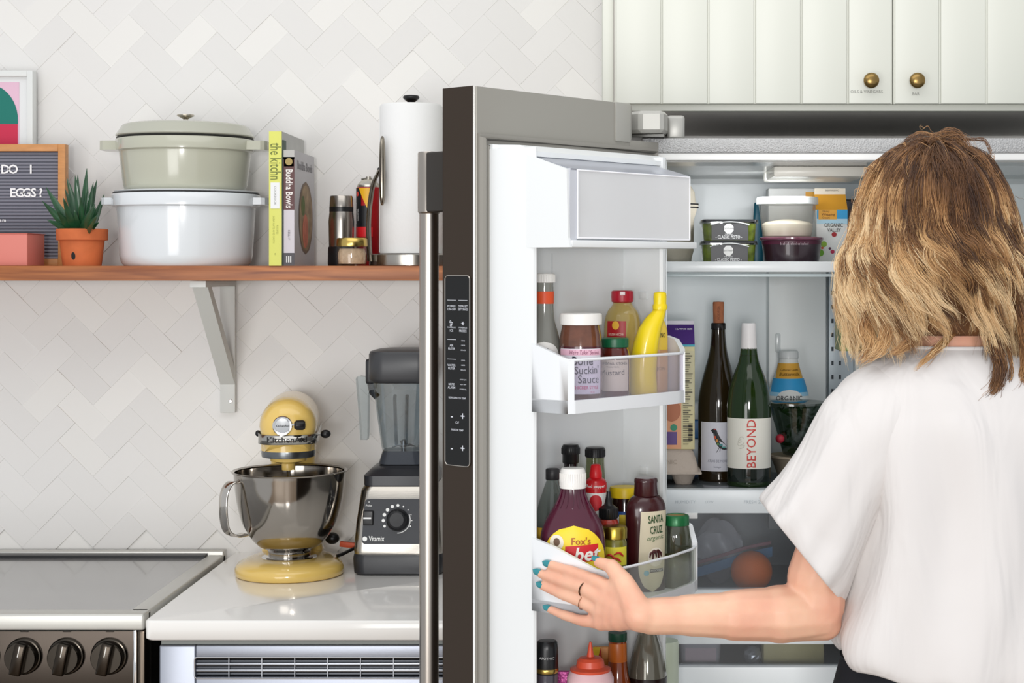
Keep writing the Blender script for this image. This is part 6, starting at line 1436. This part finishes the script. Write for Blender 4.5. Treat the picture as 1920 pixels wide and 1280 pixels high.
def guide(az, el, zend, flare, wave, phase, nw, out=0.0):
    """from the scalp at azimuth az (0 = right, -90 = back, 180 = left), elevation el, falling to height zend"""
    # start on the scalp, run down over the head, then hang outside it
    pts = []; u = np.linspace(0, 1, NP)
    p0 = np.array([HC.x+RX*math.cos(el)*math.cos(az), HC.y+RY*math.cos(el)*math.sin(az), HC.z+RZ*math.sin(el)])
    L = (p0[2]-zend)
    for t in u:
        e_ = el-(el+.15)*min(1, t/.42)          # slide down the head
        if t <= .42:
            g = 1.03+.12*t/.42+out
            p = np.array([HC.x+RX*g*math.cos(e_)*math.cos(az), HC.y+RY*g*math.cos(e_)*math.sin(az), HC.z+RZ*g*math.sin(e_)])
            last = p
        else:
            s = (t-.42)/.58; g = 1.15+out+flare*(math.sin(min(1, s*2.2)*PI/2)-.75*max(0, s-.35))
            zz_ = last[2]+(zend-last[2])*s
            p = np.array([HC.x+RX*g*math.cos(az), HC.y+RY*g*.98*math.sin(az)-.004*s, zz_])
        pts.append(p)
    pts = np.array(pts); w_ = wave*np.clip((u-.18)/.5, 0, 1)
    tang = np.array([-math.sin(az), math.cos(az), 0]); rad_ = np.array([math.cos(az), math.sin(az), 0])
    pts += np.outer(np.sin(u*nw*2*PI+phase)*w_, tang)+np.outer(np.cos(u*nw*2*PI+phase)*w_*.55, rad_)
    pts[:, 2] += .004*np.sin(u*nw*4*PI+phase)*np.clip(u*2-.4, 0, 1)
    # smooth
    for _ in range(2): pts[1:-1] = (pts[:-2]+2*pts[1:-1]+pts[2:])/4
    return pts
rl_ = random.Random(21)
D2 = PI/180
for i in range(250):
    az = rl_.uniform(-215, 35)*D2; el = rl_.choice([rl_.uniform(55, 88), rl_.uniform(20, 70), rl_.uniform(0, 40)])*D2
    back = max(0, math.cos(az+PI/2)); side = -math.cos(az)   # +1 at left side
    zend = (1.372+.022*rl_.random() if side > .55 else 1.376+.02*rl_.random()) + (.040*max(0, 1-abs(az/D2+78)/45))
    if side < -.45: zend -= .03*rl_.random()+.01
    zend += rl_.choice([0, 0, .01, .04])
    flare = .10+.10*max(0, side)+.05*back+(.05 if side < -.3 else 0)
    tone = rl_.choice([.16, .40, .64, .78, .88])+.08*rl_.uniform(-1, 1)+.16*max(0, side)+(.06 if side < -.2 else 0)-.14*math.exp(-((az/D2+82)/26)**2)
    lock(guide(az, el, zend, flare+rl_.uniform(-.04, .06), rl_.uniform(.011, .024), rl_.uniform(0, 6.28), rl_.uniform(1.5, 2.8), rl_.uniform(-.04, .03)), rl_.uniform(.007, .013), 96, tone, rl_.uniform(.35, .8))
# bright surface locks, lighter and wavier
for i in range(90):
    az = rl_.choice([rl_.uniform(-205, -120), rl_.uniform(-75, 10), rl_.uniform(-205, -150), rl_.uniform(-150, -40)])*D2; el = rl_.uniform(10, 62)*D2; side = -math.cos(az)
    mid = math.exp(-((az/D2+85)/25)**2)
    lock(guide(az, el, 1.38+rl_.uniform(-.02, .05), .10+.08*max(0, side)+rl_.uniform(0, .06), rl_.uniform(.014, .026), rl_.uniform(0, 6.28), rl_.uniform(1.3, 2.4), rl_.uniform(.02, .07)), rl_.uniform(.004, .009), 70, .93-.16*mid+.08*rl_.uniform(-1, 1), rl_.uniform(.3, .8), .00025)
# crown: short swirl over the top, darker roots
for i in range(90):
    az = rl_.uniform(-235, 55)*D2; e0 = rl_.uniform(60, 88)*D2
    pts = []
    a0 = az+rl_.uniform(-.3, .3); dr_ = rl_.uniform(-.9, .9)
    for t in np.linspace(0, 1, NP):
        e_ = e0-(e0-rl_.uniform(.0, .01)-.2)*t; a_ = a0+dr_*t*.6; g = 1.05+.10*math.sin(PI*t)+rl_.uniform(0, .002)
        pts.append([HC.x+RX*g*math.cos(e_)*math.cos(a_), HC.y+RY*g*math.cos(e_)*math.sin(a_), HC.z+RZ*g*math.sin(e_)])
    lock(pts, rl_.uniform(.005, .010), 56, .26+.14*rl_.uniform(-1, 1), .6)
# tuft on the crown and escaped hairs
def free(pts, spread, n_, tone, tip=.4, r=.00028): lock([list(p) for p in [sp for sp in [spline(pts, 10)[int(i*(len(spline(pts, 10))-1)/(NP-1))] for i in range(NP)]]], spread, n_, tone, tip, r)
HY = 2.235
free([W(1722, 300, HY+.07), W(1765, 262, HY+.07), W(1800, 262, HY+.06), W(1830, 300, HY+.03)], .012, 130, .30)
free([W(1690, 285, HY+.08), W(1730, 262, HY+.07), W(1790, 280, HY+.05)], .012, 110, .36)
free([W(1660, 300, HY+.08), W(1640, 330, HY+.06), W(1618, 380, HY+.05), W(1606, 440, HY+.05)], .014, 120, .62)
free([W(1800, 262, HY+.06), W(1842, 262, HY+.05), W(1856, 285, HY+.04), W(1848, 310, HY+.04)], .002, 14, .2)
# dark lock over the collar, tail lock at left of it, long locks at the right
free([W(1846, 590, HY-.004), W(1862, 640, HY-.022), W(1876, 690, HY-.038), W(1860, 735, HY-.044), W(1826, 762, HY-.042)], .0085, 260, .22, .7)
free([W(1800, 612, HY), W(1772, 640, HY-.016), W(1742, 668, HY-.030), W(1712, 696, HY-.034)], .0050, 90, .60, .25)
free([W(1905, 560, HY+.0), W(1925, 640, HY-.012), W(1922, 700, HY-.028), W(1896, 748, HY-.034)], .009, 200, .45, .5)
free([W(1880, 600, HY+.0), W(1892, 655, HY-.022), W(1896, 700, HY-.034), W(1880, 738, HY-.038)], .0022, 26, .30, .5)
free([W(1640, 560, HY+.02), W(1625, 610, HY+.01), W(1630, 650, HY), W(1606, 684, HY-.005)], .010, 170, .58, .6)
free([W(1690, 560, HY+.0), W(1668, 610, HY-.01), W(1650, 655, HY-.018), W(1612, 682, HY-.02)], .010, 170, .64, .5)
free([W(1730, 570, HY-.01), W(1722, 610, HY-.016), W(1700, 645, HY-.024), W(1660, 668, HY-.026)], .009, 150, .50, .5)
for q in range(46):   # flyaways around the outline
    a_ = rl_.uniform(-205, -20)*D2; x_ = 1758+160*math.cos(a_)*rl_.uniform(.9, 1.0); y_ = 440+185*math.sin(a_)*rl_.uniform(.9, 1.0); yy = HY+rl_.uniform(.02, .09)
    dx_, dy_ = rl_.uniform(-26, 26), rl_.uniform(-20, 30)
    free([W(x_, y_, yy), W(x_+dx_*.6+8*math.cos(a_), y_+dy_*.5+9*math.sin(a_), yy), W(x_+dx_*1.2, y_+dy_, yy), W(x_+dx_*1.4-8*math.cos(a_), y_+dy_*1.5, yy)], .0012, 2, .6, .8, .00020)
P_ = np.array(strands, dtype=np.float32); n_s = P_.shape[0]
hc = bpy.data.hair_curves.new('hair_strands'); hc.add_curves([NP]*n_s)
hc.points.foreach_set('position', P_.reshape(-1))
ra = hc.attributes.get('radius') or hc.attributes.new('radius', 'FLOAT', 'POINT')
tap = np.clip(1.15-np.linspace(0, 1, NP)**3*.85, .2, 1)
ra.data.foreach_set('value', (np.array(radii)[:, None]*tap[None, :]).astype(np.float32).reshape(-1))
ta_ = hc.attributes.new('tone', 'FLOAT', 'POINT')
# brown towards the root, blonder towards the ends
tn = np.array(tones)[:, None]; uu = np.linspace(0, 1, NP)[None, :]
tn = tn*(1-.62*(1-np.clip(uu*2.1, 0, 1)))+.16*np.clip(uu-.4, 0, 1)
pxx = VX+P_[:, :, 0]*F/P_[:, :, 1]; pyy = VY-(P_[:, :, 2]-EYE)*F/P_[:, :, 1]
HX0 = HC.x-.0; rx_ = (P_[:, :, 0]-HX0-.012)/.062; rz_ = (P_[:, :, 2]-1.585)/.085
tn = tn*(1-.55*np.exp(-(rx_**2+rz_**2)))        # darker regrowth over the back of the crown
tn = tn+.10*np.sin(P_[:, :, 2]*95+P_[:, :, 0]*60+np.array(tones)[:, None]*9)   # streaky dye
ta_.data.foreach_set('value', np.clip(tn, 0, 1).astype(np.float32).reshape(-1))
hc.materials.append(HM)
ho = bpy.data.objects.new('hair_strands', hc); C.objects.link(ho); ho.parent = core; ho['kind'] = 'stuff'
print('strands', n_s)
# ---------- move each Empty that still sits at the origin to the base of its thing ----------
bpy.context.view_layer.update()
for e in [o for o in C.objects if o.type == 'EMPTY' and not o.parent and o.location.length < 1e-6]:
    pts = []
    def rec(o):
        for c in o.children:
            if c.type == 'MESH': pts.extend(c.matrix_world @ Vector(q) for q in c.bound_box)
            rec(c)
    rec(e)
    if not pts: continue
    b = Vector(((min(p.x for p in pts)+max(p.x for p in pts))/2, (min(p.y for p in pts)+max(p.y for p in pts))/2, min(p.z for p in pts)))
    e.location = b
    for c in e.children: c.location = c.location-b
